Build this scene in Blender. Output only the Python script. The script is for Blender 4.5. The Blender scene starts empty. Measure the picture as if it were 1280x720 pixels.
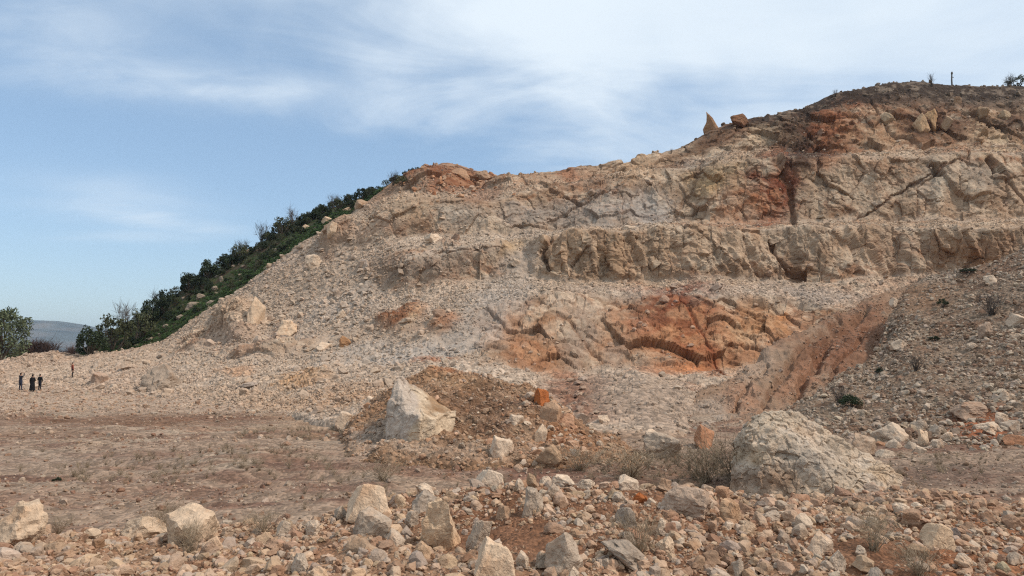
import bpy, bmesh, math, random
import numpy as np
from mathutils import Vector, Euler

scene = bpy.context.scene
col = scene.collection
rng = np.random.default_rng(11)
random.seed(5)
F32 = np.float32

# ------------------------------------------------------------------ camera
W, H = 1280.0, 720.0
LENS = 26.0
FPX = LENS / 36.0 * W
HORIZON = 440.0
PITCH = math.atan((HORIZON - H / 2) / FPX)
CAMZ = 4.0
cam_data = bpy.data.cameras.new("camera")
cam_data.lens = LENS
cam_data.sensor_width = 36.0
cam_data.clip_start = 0.1
cam_data.clip_end = 60000.0
cam = bpy.data.objects.new("camera", cam_data)
cam.location = (0, 0, CAMZ)
cam.rotation_euler = (math.pi / 2 + PITCH, 0, 0)
col.objects.link(cam)
scene.camera = cam

def P(x, y, D):
    """World point seen at photo pixel (x, y) standing D metres ahead."""
    x = np.asarray(x, float); y = np.asarray(y, float); D = np.asarray(D, float)
    u = -(y - H / 2) / FPX
    yr = math.cos(PITCH) - math.sin(PITCH) * u
    zr = math.sin(PITCH) + math.cos(PITCH) * u
    return np.stack([(x - W / 2) / FPX * D / yr, D + 0 * x, CAMZ + zr * D / yr], -1)

def project(p):
    p = np.asarray(p, float)
    Y = p[..., 1]; Z = p[..., 2] - CAMZ
    fw = math.cos(PITCH) * Y + math.sin(PITCH) * Z
    up = -math.sin(PITCH) * Y + math.cos(PITCH) * Z
    fw = np.maximum(fw, 1e-3)
    return W / 2 + FPX * p[..., 0] / fw, H / 2 - FPX * up / fw

# ------------------------------------------------------------------ world, sun, exposure
SUN_EL, SUN_AZ = 50.0, 104.0       # azimuth clockwise from the view direction (+Y): right and behind
scene.view_settings.view_transform = 'Standard'
scene.view_settings.look = 'None'
scene.view_settings.gamma = 1.0
scene.view_settings.exposure = 0.0
scene.view_settings.use_curve_mapping = False
scene.render.engine = 'CYCLES'
scene.cycles.use_denoising = False      # keep the grain of the stones
scene.cycles.filter_width = 1.2
scene.cycles.max_bounces = 6
scene.cycles.diffuse_bounces = 3
world = bpy.data.worlds.new("World")
scene.world = world
world.use_nodes = True
wt = world.node_tree
wt.nodes.clear()

def nd(t, typ, **kw):
    n = t.nodes.new(typ)
    for k, v in kw.items():
        setattr(n, k, v)
    return n

def sock(t, s, v):
    if isinstance(v, bpy.types.NodeSocket):
        t.links.new(v, s)
    else:
        s.default_value = v

def mth(t, op, a, b=0.0, c=None, clamp=False):
    n = nd(t, 'ShaderNodeMath', operation=op, use_clamp=clamp)
    sock(t, n.inputs[0], a); sock(t, n.inputs[1], b)
    if c is not None:
        sock(t, n.inputs[2], c)
    return n.outputs[0]

def mixc(t, fac, a, b, mode='MIX'):
    n = nd(t, 'ShaderNodeMix', data_type='RGBA', blend_type=mode)
    sock(t, n.inputs[0], fac)
    for s, v in ((n.inputs[6], a), (n.inputs[7], b)):
        if not isinstance(v, bpy.types.NodeSocket) and len(v) == 3:
            v = (*v, 1.0)
        sock(t, s, v)
    return n.outputs[2]

def noise(t, vec, scale, detail=5.0, rough=0.6, dist=0.0):
    n = nd(t, 'ShaderNodeTexNoise')
    if vec is not None:
        t.links.new(vec, n.inputs['Vector'])
    n.inputs['Scale'].default_value = scale
    n.inputs['Detail'].default_value = detail
    n.inputs['Roughness'].default_value = rough
    n.inputs['Distortion'].default_value = dist
    return n.outputs['Fac']

def ramp(t, fac, lo, hi, a=0.0, b=1.0):
    n = nd(t, 'ShaderNodeMapRange', interpolation_type='SMOOTHSTEP')
    sock(t, n.inputs[0], fac)
    n.inputs[1].default_value = lo; n.inputs[2].default_value = hi
    n.inputs[3].default_value = a; n.inputs[4].default_value = b
    return n.outputs[0]

def build_sky():
    t = wt
    sky = nd(t, 'ShaderNodeTexSky', sky_type='NISHITA')
    sky.sun_disc = False
    sky.sun_elevation = math.radians(SUN_EL)
    sky.sun_rotation = math.radians(SUN_AZ)
    sky.altitude = 300.0
    sky.air_density = 1.0
    sky.dust_density = 1.2
    sky.ozone_density = 1.5
    tc = nd(t, 'ShaderNodeTexCoord')
    sep = nd(t, 'ShaderNodeSeparateXYZ')
    t.links.new(tc.outputs['Generated'], sep.inputs[0])
    # high cloud sheet: directions meet a flat layer overhead
    zz = mth(t, 'ADD', mth(t, 'MAXIMUM', sep.outputs[2], 0.0), 0.12)
    cx = mth(t, 'DIVIDE', sep.outputs[0], zz)
    cy = mth(t, 'DIVIDE', sep.outputs[1], zz)
    cmb = nd(t, 'ShaderNodeCombineXYZ')
    t.links.new(cx, cmb.inputs[0]); t.links.new(cy, cmb.inputs[1])
    plane = cmb.outputs[0]
    rot = nd(t, 'ShaderNodeMapping')
    rot.inputs['Rotation'].default_value = (0, 0, math.radians(-18))
    rot.inputs['Scale'].default_value = (0.75, 1.35, 1.0)
    t.links.new(plane, rot.inputs[0])
    streak = noise(t, rot.outputs[0], 1.5, 8.0, 0.58, 0.9)
    soft = noise(t, plane, 0.9, 6.0, 0.55, 0.4)
    fine = noise(t, rot.outputs[0], 4.5, 6.0, 0.6, 0.5)
    # the sheet thickens to the right of a slanting front
    front = mth(t, 'ADD', mth(t, 'MULTIPLY', cx, 0.50), mth(t, 'MULTIPLY', cy, -0.52))
    front = mth(t, 'ADD', front, mth(t, 'MULTIPLY', mth(t, 'SUBTRACT', soft, 0.5), 1.5))
    front = mth(t, 'ADD', front, mth(t, 'MULTIPLY', mth(t, 'SUBTRACT', streak, 0.5), 1.1))
    sheet = ramp(t, front, -1.55, -0.65)
    body = ramp(t, mth(t, 'ADD', mth(t, 'MULTIPLY', soft, 0.6), mth(t, 'MULTIPLY', streak, 0.5)), 0.28, 0.68, 0.60, 1.0)
    mask = mth(t, 'MULTIPLY', sheet, body)
    # cirrus wisps further left
    def d_of(x, y):
        u = -(y - H / 2) / FPX
        v = Vector(((x - W / 2) / FPX, math.cos(PITCH) - math.sin(PITCH) * u, math.sin(PITCH) + math.cos(PITCH) * u)).normalized()
        z = max(v.z, 0) + 0.12
        return v.x / z, v.y / z
    for (ax, ay, bx, by, wid, amp) in ((0, 70, 390, 118, 0.14, 0.5), (300, 120, 395, 108, 0.10, 0.35), (190, 104, 330, 108, 0.06, 0.55), (20, 232, 250, 262, 0.22, 0.35),
                                       (95, 264, 285, 288, 0.13, 0.55), (110, 300, 240, 296, 0.12, 0.30), (550, 108, 590, 116, 0.06, 0.45),
                                       (-40, 20, 160, 5, 0.2, 0.45)):
        a = d_of(ax, ay); b = d_of(bx, by)
        ex, ey = b[0] - a[0], b[1] - a[1]
        L = math.hypot(ex, ey); ex /= L; ey /= L
        mx, my = (a[0] + b[0]) / 2, (a[1] + b[1]) / 2
        wx = mth(t, 'ADD', mth(t, 'SUBTRACT', cx, mx), mth(t, 'MULTIPLY', mth(t, 'SUBTRACT', streak, 0.5), 0.55))
        wy = mth(t, 'ADD', mth(t, 'SUBTRACT', cy, my), mth(t, 'MULTIPLY', mth(t, 'SUBTRACT', soft, 0.5), 0.7))
        al = mth(t, 'ADD', mth(t, 'MULTIPLY', wx, ex), mth(t, 'MULTIPLY', wy, ey))
        ac = mth(t, 'SUBTRACT', mth(t, 'MULTIPLY', wy, ex), mth(t, 'MULTIPLY', wx, ey))
        q = mth(t, 'ADD', mth(t, 'POWER', mth(t, 'ABSOLUTE', mth(t, 'DIVIDE', al, L * 0.55)), 2.0),
                mth(t, 'POWER', mth(t, 'ABSOLUTE', mth(t, 'DIVIDE', ac, wid)), 2.0))
        w = mth(t, 'EXPONENT', mth(t, 'MULTIPLY', q, -1.0))
        w = mth(t, 'MULTIPLY', w, ramp(t, fine, 0.32, 0.66, 0.25, amp))
        mask = mth(t, 'ADD', mask, mth(t, 'MULTIPLY', w, mth(t, 'SUBTRACT', 1.0, mask)))
    mask = mth(t, 'MULTIPLY', mask, ramp(t, sep.outputs[2], 0.0, 0.16), clamp=True)
    bright = mixc(t, soft, (5.9, 6.25, 6.5), (7.6, 7.75, 7.8))
    c = mixc(t, mask, sky.outputs[0], bright)
    # thin milky veil that the whole photographed sky shows
    c = mixc(t, 0.32, c, (2.9, 4.5, 6.2))
    bg = nd(t, 'ShaderNodeBackground')
    t.links.new(c, bg.inputs[0])
    bg.inputs[1].default_value = 0.148
    out = nd(t, 'ShaderNodeOutputWorld')
    t.links.new(bg.outputs[0], out.inputs[0])
build_sky()

sun_data = bpy.data.lights.new("sun", 'SUN')
sun_data.energy = 3.4
sun_data.angle = math.radians(7)
sun_data.color = (1.0, 0.87, 0.745)
sun = bpy.data.objects.new("sun", sun_data)
sun.rotation_euler = (math.radians(90 - SUN_EL), 0, math.radians(180 - SUN_AZ))
# sun lamp shines along its local -Z: tip it so light arrives from the SUN_AZ bearing
_d = Vector((math.sin(math.radians(SUN_AZ)) * math.cos(math.radians(SUN_EL)), math.cos(math.radians(SUN_AZ)) * math.cos(math.radians(SUN_EL)), math.sin(math.radians(SUN_EL))))
sun.rotation_euler = _d.to_track_quat('Z', 'Y').to_euler()
col.objects.link(sun)

# ------------------------------------------------------------------ numpy noise
def _hash(ix, iy, iz, seed):
    h = (ix.astype(np.uint32) * np.uint32(374761393) + iy.astype(np.uint32) * np.uint32(668265263)
         + iz.astype(np.uint32) * np.uint32(2147483647) + np.uint32((seed * 974711 + 12345) & 0xffffffff))
    h = (h ^ (h >> np.uint32(13))) * np.uint32(1274126177)
    h = (h ^ (h >> np.uint32(15))) * np.uint32(2246822519)
    return h ^ (h >> np.uint32(16))

def _f(h):
    return (h & np.uint32(0xffff)).astype(F32) / F32(65535.0)

def vnoise(p, seed=0):
    i = np.floor(p).astype(np.int64)
    f = (p - i).astype(F32)
    f = f * f * f * (f * (f * 6 - 15) + 10)
    ix, iy, iz = i[:, 0], i[:, 1], i[:, 2]
    r = 0
    for dx in (0, 1):
        wx = f[:, 0] if dx else 1 - f[:, 0]
        for dy in (0, 1):
            wy = f[:, 1] if dy else 1 - f[:, 1]
            for dz in (0, 1):
                wz = f[:, 2] if dz else 1 - f[:, 2]
                r = r + wx * wy * wz * _f(_hash(ix + dx, iy + dy, iz + dz, seed))
    return r * 2 - 1

_ROT = np.array([[0.7986, 0.4699, -0.3765], [-0.1983, 0.8025, 0.5627], [0.5666, -0.3747, 0.7340]], F32)
_ROT = np.linalg.qr(_ROT)[0].astype(F32)
def fbm(p, seed=0, octs=4, gain=0.5, ridged=False):
    p = np.asarray(p, F32)
    r = 0; a = 1.0; tot = 0
    for o in range(octs):
        p = p @ _ROT.T      # turn every octave so no lattice direction shows
        n = vnoise(p * F32(2.03 ** o) + F32(o * 17.3), seed + o * 7)
        if ridged:
            n = 1 - 2 * np.abs(n)
        r = r + a * n; tot += a; a *= gain
    return r / tot * 1.4

def blocks(p, seed=0, tilt=0.8, edge=0.10):
    """Fractured-rock relief: every cell is a tilted facet at its own depth; joints are sunk."""
    p = np.asarray(p, F32)
    i = np.floor(p).astype(np.int64)
    n = len(p)
    d1 = np.full(n, 9, F32); d2 = np.full(n, 9, F32)
    hid = np.zeros(n, np.uint32); cen = np.zeros((n, 3), F32)
    for dx in (-1, 0, 1):
        for dy in (-1, 0, 1):
            for dz in (-1, 0, 1):
                jx, jy, jz = i[:, 0] + dx, i[:, 1] + dy, i[:, 2] + dz
                h = _hash(jx, jy, jz, seed)
                h2 = _hash(jx, jy, jz, seed + 101)
                c = np.stack([jx + 0.1 + 0.8 * _f(h), jy + 0.1 + 0.8 * _f(h >> np.uint32(16)), jz + 0.1 + 0.8 * _f(h2)], 1).astype(F32)
                q = p - c
                d = np.sqrt((q * q).sum(1))
                near = d < d1
                d2 = np.where(near, d1, np.minimum(d2, d))
                d1 = np.where(near, d, d1)
                hid = np.where(near, h2, hid)
                cen[near] = q[near]
    g = np.stack([_f(hid >> np.uint32(3)), _f(hid >> np.uint32(9)), _f(hid >> np.uint32(14))], 1) - 0.5
    off = _f(hid >> np.uint32(6)) - 0.5
    r = off + tilt * (g * cen).sum(1) * 2
    gap = np.clip((d2 - d1) / edge, 0, 1)
    return r - 0.16 * (1 - gap) ** 2, gap, _f(hid >> np.uint32(11))

def sstep(a, b, x):
    t = np.clip((x - a) / (b - a), 0, 1)
    return t * t * (3 - 2 * t)

def gsm(a, s):
    if s <= 0:
        return a
    k = np.exp(-0.5 * (np.arange(-int(3 * s), int(3 * s) + 1) / s) ** 2); k /= k.sum()
    r = len(k) // 2
    return np.convolve(np.pad(a, r, mode='edge'), k, 'valid')

def n1(x, wl, seed):
    x = np.asarray(x, float)
    return fbm(np.stack([x / wl, 0 * x + 3.7, 0 * x + seed], 1), seed, 4)

WARM = np.array((1.05, 0.95, 0.885))      # the limestone here is peach rather than grey
# ------------------------------------------------------------------ mesh helpers
def mesh_from(name, verts, faces, mat=None, attrs=None, smooth=False):
    verts = np.ascontiguousarray(verts, F32); faces = np.ascontiguousarray(faces, np.int32)
    me = bpy.data.meshes.new(name)
    k = faces.shape[1]
    me.vertices.add(len(verts)); me.vertices.foreach_set('co', verts.ravel())
    me.loops.add(faces.size); me.loops.foreach_set('vertex_index', faces.ravel())
    me.polygons.add(len(faces)); me.polygons.foreach_set('loop_start', np.arange(0, faces.size, k, dtype=np.int32))
    me.polygons.foreach_set('use_smooth', np.full(len(faces), smooth))
    for an, av in (attrs or {}).items():
        a = me.attributes.new(an, 'FLOAT_COLOR', 'POINT')
        a.data.foreach_set('color', np.ascontiguousarray(np.concatenate([av * WARM, np.ones((len(av), 1))], 1), F32).ravel())
    me.update(calc_edges=True)
    if mat:
        me.materials.append(mat)
    return me

def add(name, me, parent=None, loc=None):
    o = bpy.data.objects.new(name, me)
    col.objects.link(o)
    if parent is not None:
        o.parent = parent
    if loc is not None:
        o.location = loc
    return o

def tag(o, label=None, cat=None, group=None, kind=None):
    if label: o['label'] = label
    if cat: o['category'] = cat
    if group: o['group'] = group
    if kind: o['kind'] = kind
    return o

def grid_faces(nr, nc, r0=0):
    i = np.arange(nr - 1)[:, None] * nc + np.arange(nc - 1)[None, :]
    return np.stack([i, i + 1, i + nc + 1, i + nc], -1).reshape(-1, 4)

def grid_normals(g):
    a = np.gradient(g, axis=1); b = np.gradient(g, axis=0)
    n = np.cross(a, b)
    n /= np.linalg.norm(n, axis=-1, keepdims=True) + 1e-9
    return n

class Surf:
    """A displaced grid: keeps positions and normals so stones and plants can be set down on it."""
    def __init__(s, g, extra=None):
        s.g = g
        s.n = grid_normals(g)
        fl = s.n[..., 2].mean() < 0
        if fl: s.n = -s.n
        s.p = g.reshape(-1, 3); s.nn = s.n.reshape(-1, 3)
        s.px, s.py = project(s.p)
        a = np.linalg.norm(np.cross(np.gradient(g, axis=1), np.gradient(g, axis=0)), axis=-1)
        s.area = a.ravel()
    def at(s, x, y, tol=2.5):
        d = (s.px - x) ** 2 + (s.py - y) ** 2
        k = np.where(d < tol * tol)[0]
        if len(k) == 0:
            return s.p[np.argmin(d)]
        return s.p[k[np.argmin(s.p[k, 1])]]

# ------------------------------------------------------------------ materials
def new_mat(name):
    m = bpy.data.materials.new(name); m.use_nodes = True
    t = m.node_tree; t.nodes.clear()
    out = nd(t, 'ShaderNodeOutputMaterial')
    b = nd(t, 'ShaderNodeBsdfPrincipled')
    t.links.new(b.outputs[0], out.inputs[0])
    b.inputs['Roughness'].default_value = 0.92
    b.inputs['Specular IOR Level'].default_value = 0.15
    return m, t, b

def pos(t):
    return nd(t, 'ShaderNodeNewGeometry').outputs['Position']

def bump(t, b, h, strength, dist):
    n = nd(t, 'ShaderNodeBump')
    n.inputs['Strength'].default_value = strength
    n.inputs['Distance'].default_value = dist
    t.links.new(h, n.inputs['Height'])
    t.links.new(n.outputs[0], b.inputs['Normal'])

def attr(t, name, typ='GEOMETRY'):
    n = nd(t, 'ShaderNodeAttribute', attribute_name=name, attribute_type=typ)
    return n.outputs['Color']

def scaled(t, c, fac_sock, lo, hi):
    n = nd(t, 'ShaderNodeMapRange')
    sock(t, n.inputs[0], fac_sock)
    n.inputs[1].default_value = 0.25; n.inputs[2].default_value = 0.75
    n.inputs[3].default_value = lo; n.inputs[4].default_value = hi
    v = nd(t, 'ShaderNodeVectorMath', operation='SCALE')
    sock(t, v.inputs[0], c); t.links.new(n.outputs[0], v.inputs['Scale'])
    return v.outputs[0]

def terrain_mat(name, s1, s2, grain, bump_d, lo=0.72, hi=1.25, gravel=0.0):
    """Surface colour from the terrain's own tint, broken by grain, chips and fine gravel."""
    m, t, b = new_mat(name)
    p = pos(t)
    c = attr(t, 'tint')
    a = noise(t, p, s1, 6, 0.65)
    f = noise(t, p, s2, 4, 0.7)
    c = scaled(t, c, a, lo, hi)
    c = scaled(t, c, f, 1 - grain, 1 + grain)
    h = mth(t, 'ADD', mth(t, 'MULTIPLY', a, 0.6), mth(t, 'MULTIPLY', f, 0.4))
    if gravel > 0:
        v = nd(t, 'ShaderNodeTexVoronoi', feature='F1')
        t.links.new(p, v.inputs['Vector']); v.inputs['Scale'].default_value = gravel
        hs = nd(t, 'ShaderNodeSeparateColor'); t.links.new(v.outputs['Color'], hs.inputs[0])
        c = scaled(t, c, hs.outputs[0], 0.74, 1.28)
        h = mth(t, 'SUBTRACT', h, mth(t, 'MULTIPLY', v.outputs['Distance'], 0.9))
    t.links.new(c, b.inputs['Base Color'])
    bump(t, b, h, 0.9, bump_d)
    return m

M_FACE = terrain_mat('quarried_limestone', 1.1, 6.0, 0.22, 0.22)
M_TALUS = terrain_mat('talus_rubble', 0.9, 5.0, 0.25, 0.18, gravel=3.2)
M_HEAP = terrain_mat('spoil_gravel', 1.1, 8.0, 0.25, 0.12, gravel=5.0)
M_FLOOR = terrain_mat('trodden_earth', 0.9, 9.0, 0.25, 0.06, gravel=7.0)
M_BERM = terrain_mat('rubble_soil', 3.0, 28.0, 0.25, 0.03, gravel=26.0)
M_HILL = terrain_mat('scrub_soil', 0.5, 4.0, 0.25, 0.15)

def stone_mat(name, src, s_big, s_fine, bd, dirt=0.4):
    m, t, b = new_mat(name)
    p = pos(t)
    c = src(t)
    a = noise(t, p, s_big, 5, 0.62, 0.6)
    f = noise(t, p, s_fine, 5, 0.68)
    d = noise(t, p, s_big * 0.55, 4, 0.6)
    c = scaled(t, c, a, 0.70, 1.24)
    c = scaled(t, c, f, 0.76, 1.22)
    rust = mixc(t, 1.0, c, (0.80, 0.55, 0.36), 'MULTIPLY')
    c = mixc(t, ramp(t, d, 0.50, 0.70, 0.0, dirt), c, rust)
    cr = nd(t, 'ShaderNodeTexVoronoi', feature='DISTANCE_TO_EDGE')
    wv = nd(t, 'ShaderNodeVectorMath', operation='ADD')
    nc = nd(t, 'ShaderNodeTexNoise'); nc.inputs['Scale'].default_value = s_big * 1.5
    t.links.new(p, nc.inputs['Vector']); t.links.new(p, wv.inputs[0])
    sc = nd(t, 'ShaderNodeVectorMath', operation='SCALE'); sc.inputs['Scale'].default_value = 0.55 / s_big
    t.links.new(nc.outputs['Color'], sc.inputs[0]); t.links.new(sc.outputs[0], wv.inputs[1])
    t.links.new(wv.outputs[0], cr.inputs['Vector']); cr.inputs['Scale'].default_value = s_big * 0.9
    crack = ramp(t, cr.outputs['Distance'], 0.0, 0.035)
    t.links.new(c, b.inputs['Base Color'])
    h = mth(t, 'ADD', mth(t, 'MULTIPLY', a, 1.0), mth(t, 'MULTIPLY', f, 0.5))
    h = mth(t, 'ADD', h, mth(t, 'MULTIPLY', crack, 0.07))
    bump(t, b, h, 1.0, bd)
    return m

def obj_tint(t):
    return nd(t, 'ShaderNodeObjectInfo').outputs['Color']
def inst_tint(t):
    return attr(t, 'tint', 'INSTANCER')
M_BOULDER = stone_mat('boulder_limestone', obj_tint, 4.0, 24.0, 0.045)
M_BIGROCK = stone_mat('outcrop_limestone', obj_tint, 1.2, 9.0, 0.14, 0.5)
M_BIGROCK_T = stone_mat('outcrop_stone', lambda t: attr(t, 'tint'), 1.6, 9.0, 0.12, 0.3)
M_STONE = stone_mat('rubble_limestone', inst_tint, 2.0, 14.0, 0.05, 0.3)

def plain_mat(name, c, rough=0.9, var=0.2, sc=3.0, trans=None):
    m, t, b = new_mat(name)
    cc = scaled(t, (*c,), noise(t, pos(t), sc, 3), 1 - var, 1 + var)
    t.links.new(cc, b.inputs['Base Color'])
    b.inputs['Roughness'].default_value = rough
    return m

# linear albedos
CREAM = np.array((0.50, 0.41, 0.30)); PALE = np.array((0.50, 0.45, 0.38)); GREY = np.array((0.35, 0.305, 0.25))
TAN = np.array((0.40, 0.30, 0.205)); ORANGE = np.array((0.40, 0.185, 0.075)); RED = np.array((0.235, 0.075, 0.032))
BROWN = np.array((0.16, 0.088, 0.052)); DARK = np.array((0.060, 0.040, 0.028)); YELLOW = np.array((0.44, 0.32, 0.17))
PINK = np.array((0.36, 0.225, 0.155)); GRAVEL = np.array((0.385, 0.325, 0.26)); SOIL = np.array((0.20, 0.115, 0.072))

def mixrgb(c, k, m):
    return c * (1 - m[:, None]) + np.asarray(k)[None, :] * m[:, None]

def paint(c, px, py, wx, wy, blobs, nz):
    for (bx, by, rx, ry, ang, k, s) in blobs:
        ca, sa = math.cos(math.radians(ang)), math.sin(math.radians(ang))
        qx = px + wx * min(rx, 30) * 0.38 - bx; qy = py + wy * min(ry, 30) * 0.38 - by
        d = np.sqrt(((qx * ca + qy * sa) / rx) ** 2 + ((-qx * sa + qy * ca) / ry) ** 2)
        m = sstep(1.30, 0.35, d + 0.42 * nz) * s * (0.85 + 0.15 * np.clip(1.5 * (wx - wy) + 1.2 * nz, -1, 1))
        c = mixrgb(c, k, m)
    return c

def seg_dist(px, py, pts):
    d = np.full(len(px), 1e9)
    for (ax, ay), (bx, by) in zip(pts[:-1], pts[1:]):
        ex, ey = bx - ax, by - ay
        t = np.clip(((px - ax) * ex + (py - ay) * ey) / (ex * ex + ey * ey), 0, 1)
        d = np.minimum(d, np.hypot(px - ax - t * ex, py - ay - t * ey))
    return d

# ------------------------------------------------------------------ ground sheet (quarry floor)
def build_floor():
    def axis(a, b, step, far):
        c = np.arange(a, b + 1e-6, step)
        o = [far / 1.9 ** k for k in range(12)]
        lo = [a - v for v in o if v > 3]; hi = [b + v for v in reversed(o) if v > 3]
        return np.array(lo + list(c) + hi)
    X = axis(-64, 44, 0.26, 7600.0)
    D = np.concatenate([[-7700, -2500, -900, -300, -100, -30, 0, 8], np.arange(12, 40, 0.16), np.arange(40, 100, 0.3), [104, 110, 120, 140, 180, 260, 420, 800, 1600, 3200, 5000, 7700]])
    gx, gy = np.meshgrid(X, D)
    p = np.stack([gx, gy, 0 * gx], -1).reshape(-1, 3)
    near = (np.abs(p[:, 0]) < 70) & (p[:, 1] > 8) & (p[:, 1] < 110)
    z = np.zeros(len(p)); c = np.tile(np.array((0.20, 0.19, 0.13)), (len(p), 1))
    q = p[near]
    qs = q * (0.12, 0.5, 1)          # wheel tracks and grading run across the view
    zz = 0.18 * fbm(q / 6, 3, 4) + 0.12 * fbm(qs * 1.3, 5, 4) + 0.07 * fbm(qs * 2.6, 6, 4, ridged=True) + 0.07 * fbm(q / 0.8, 9, 3)
    px, py = project(q)
    st = fbm(q * (0.07, 0.42, 1), 21, 5); st2 = fbm(q * (0.16, 0.8, 1), 23, 4); pa = fbm(q / 5, 25, 4); fi = fbm(q / 0.8, 29, 3)
    k = np.tile(np.array((0.30, 0.235, 0.18)), (len(q), 1))
    k = mixrgb(k, (0.335, 0.285, 0.225), sstep(-0.2, 0.5, pa + 0.4 * st2))
    k = mixrgb(k, (0.185, 0.118, 0.088), 0.95 * sstep(0.12, 0.55, st + 0.5 * fi))
    k = mixrgb(k, (0.22, 0.14, 0.10), 0.7 * sstep(0.1, 0.5, st2 + 0.3 * fi))
    k = mixrgb(k, (0.30, 0.20, 0.135), 0.35 * sstep(0.25, 0.6, pa - 0.2 * st2))
    wx = fbm(q / 3, 31, 3); wy = fbm(q / 3, 37, 3)
    k = mixrgb(k, (0.40, 0.325, 0.255), sstep(522, 505, py + 5 * pa) * sstep(480, 380, px))
    k = paint(k, px, py, wx, wy, ((150, 527, 210, 9, 0, BROWN, .85), (60, 548, 120, 7, 0, BROWN, .5), (420, 545, 120, 6, 0, BROWN, .7), (640, 590, 140, 14, 0, (0.17, 0.095, 0.07), .75),
                                  (250, 604, 200, 12, 0, (0.25, 0.175, 0.13), .5), (1180, 590, 120, 16, 0, (0.14, 0.105, 0.085), .8), (470, 575, 120, 10, 0, (0.30, 0.22, 0.165), .6),
                                  (390, 530, 70, 12, 0, TAN, .6), (860, 585, 110, 22, 0, (0.19, 0.13, 0.09), .75), (1000, 606, 130, 10, 0, (0.22, 0.12, 0.075), .6), (120, 575, 170, 12, 0, (0.29, 0.235, 0.19), .5)), st2)
    z[near] = zz; c[near] = k * 0.74
    p[:, 2] = z
    me = mesh_from('quarry_floor', p, grid_faces(len(D), len(X)), M_FLOOR, {'tint': c})
    o = add('quarry_floor', me); tag(o, 'trodden quarry floor of reddish earth and gravel', 'ground', kind='structure')
    ii = np.where((D > 10) & (D < 104))[0]; jj = np.where(np.abs(X) < 66)[0]
    return Surf(p.reshape(len(D), len(X), 3)[ii[0]:ii[-1] + 1, jj[0]:jj[-1] + 1])
S_FLOOR = build_floor()

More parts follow.
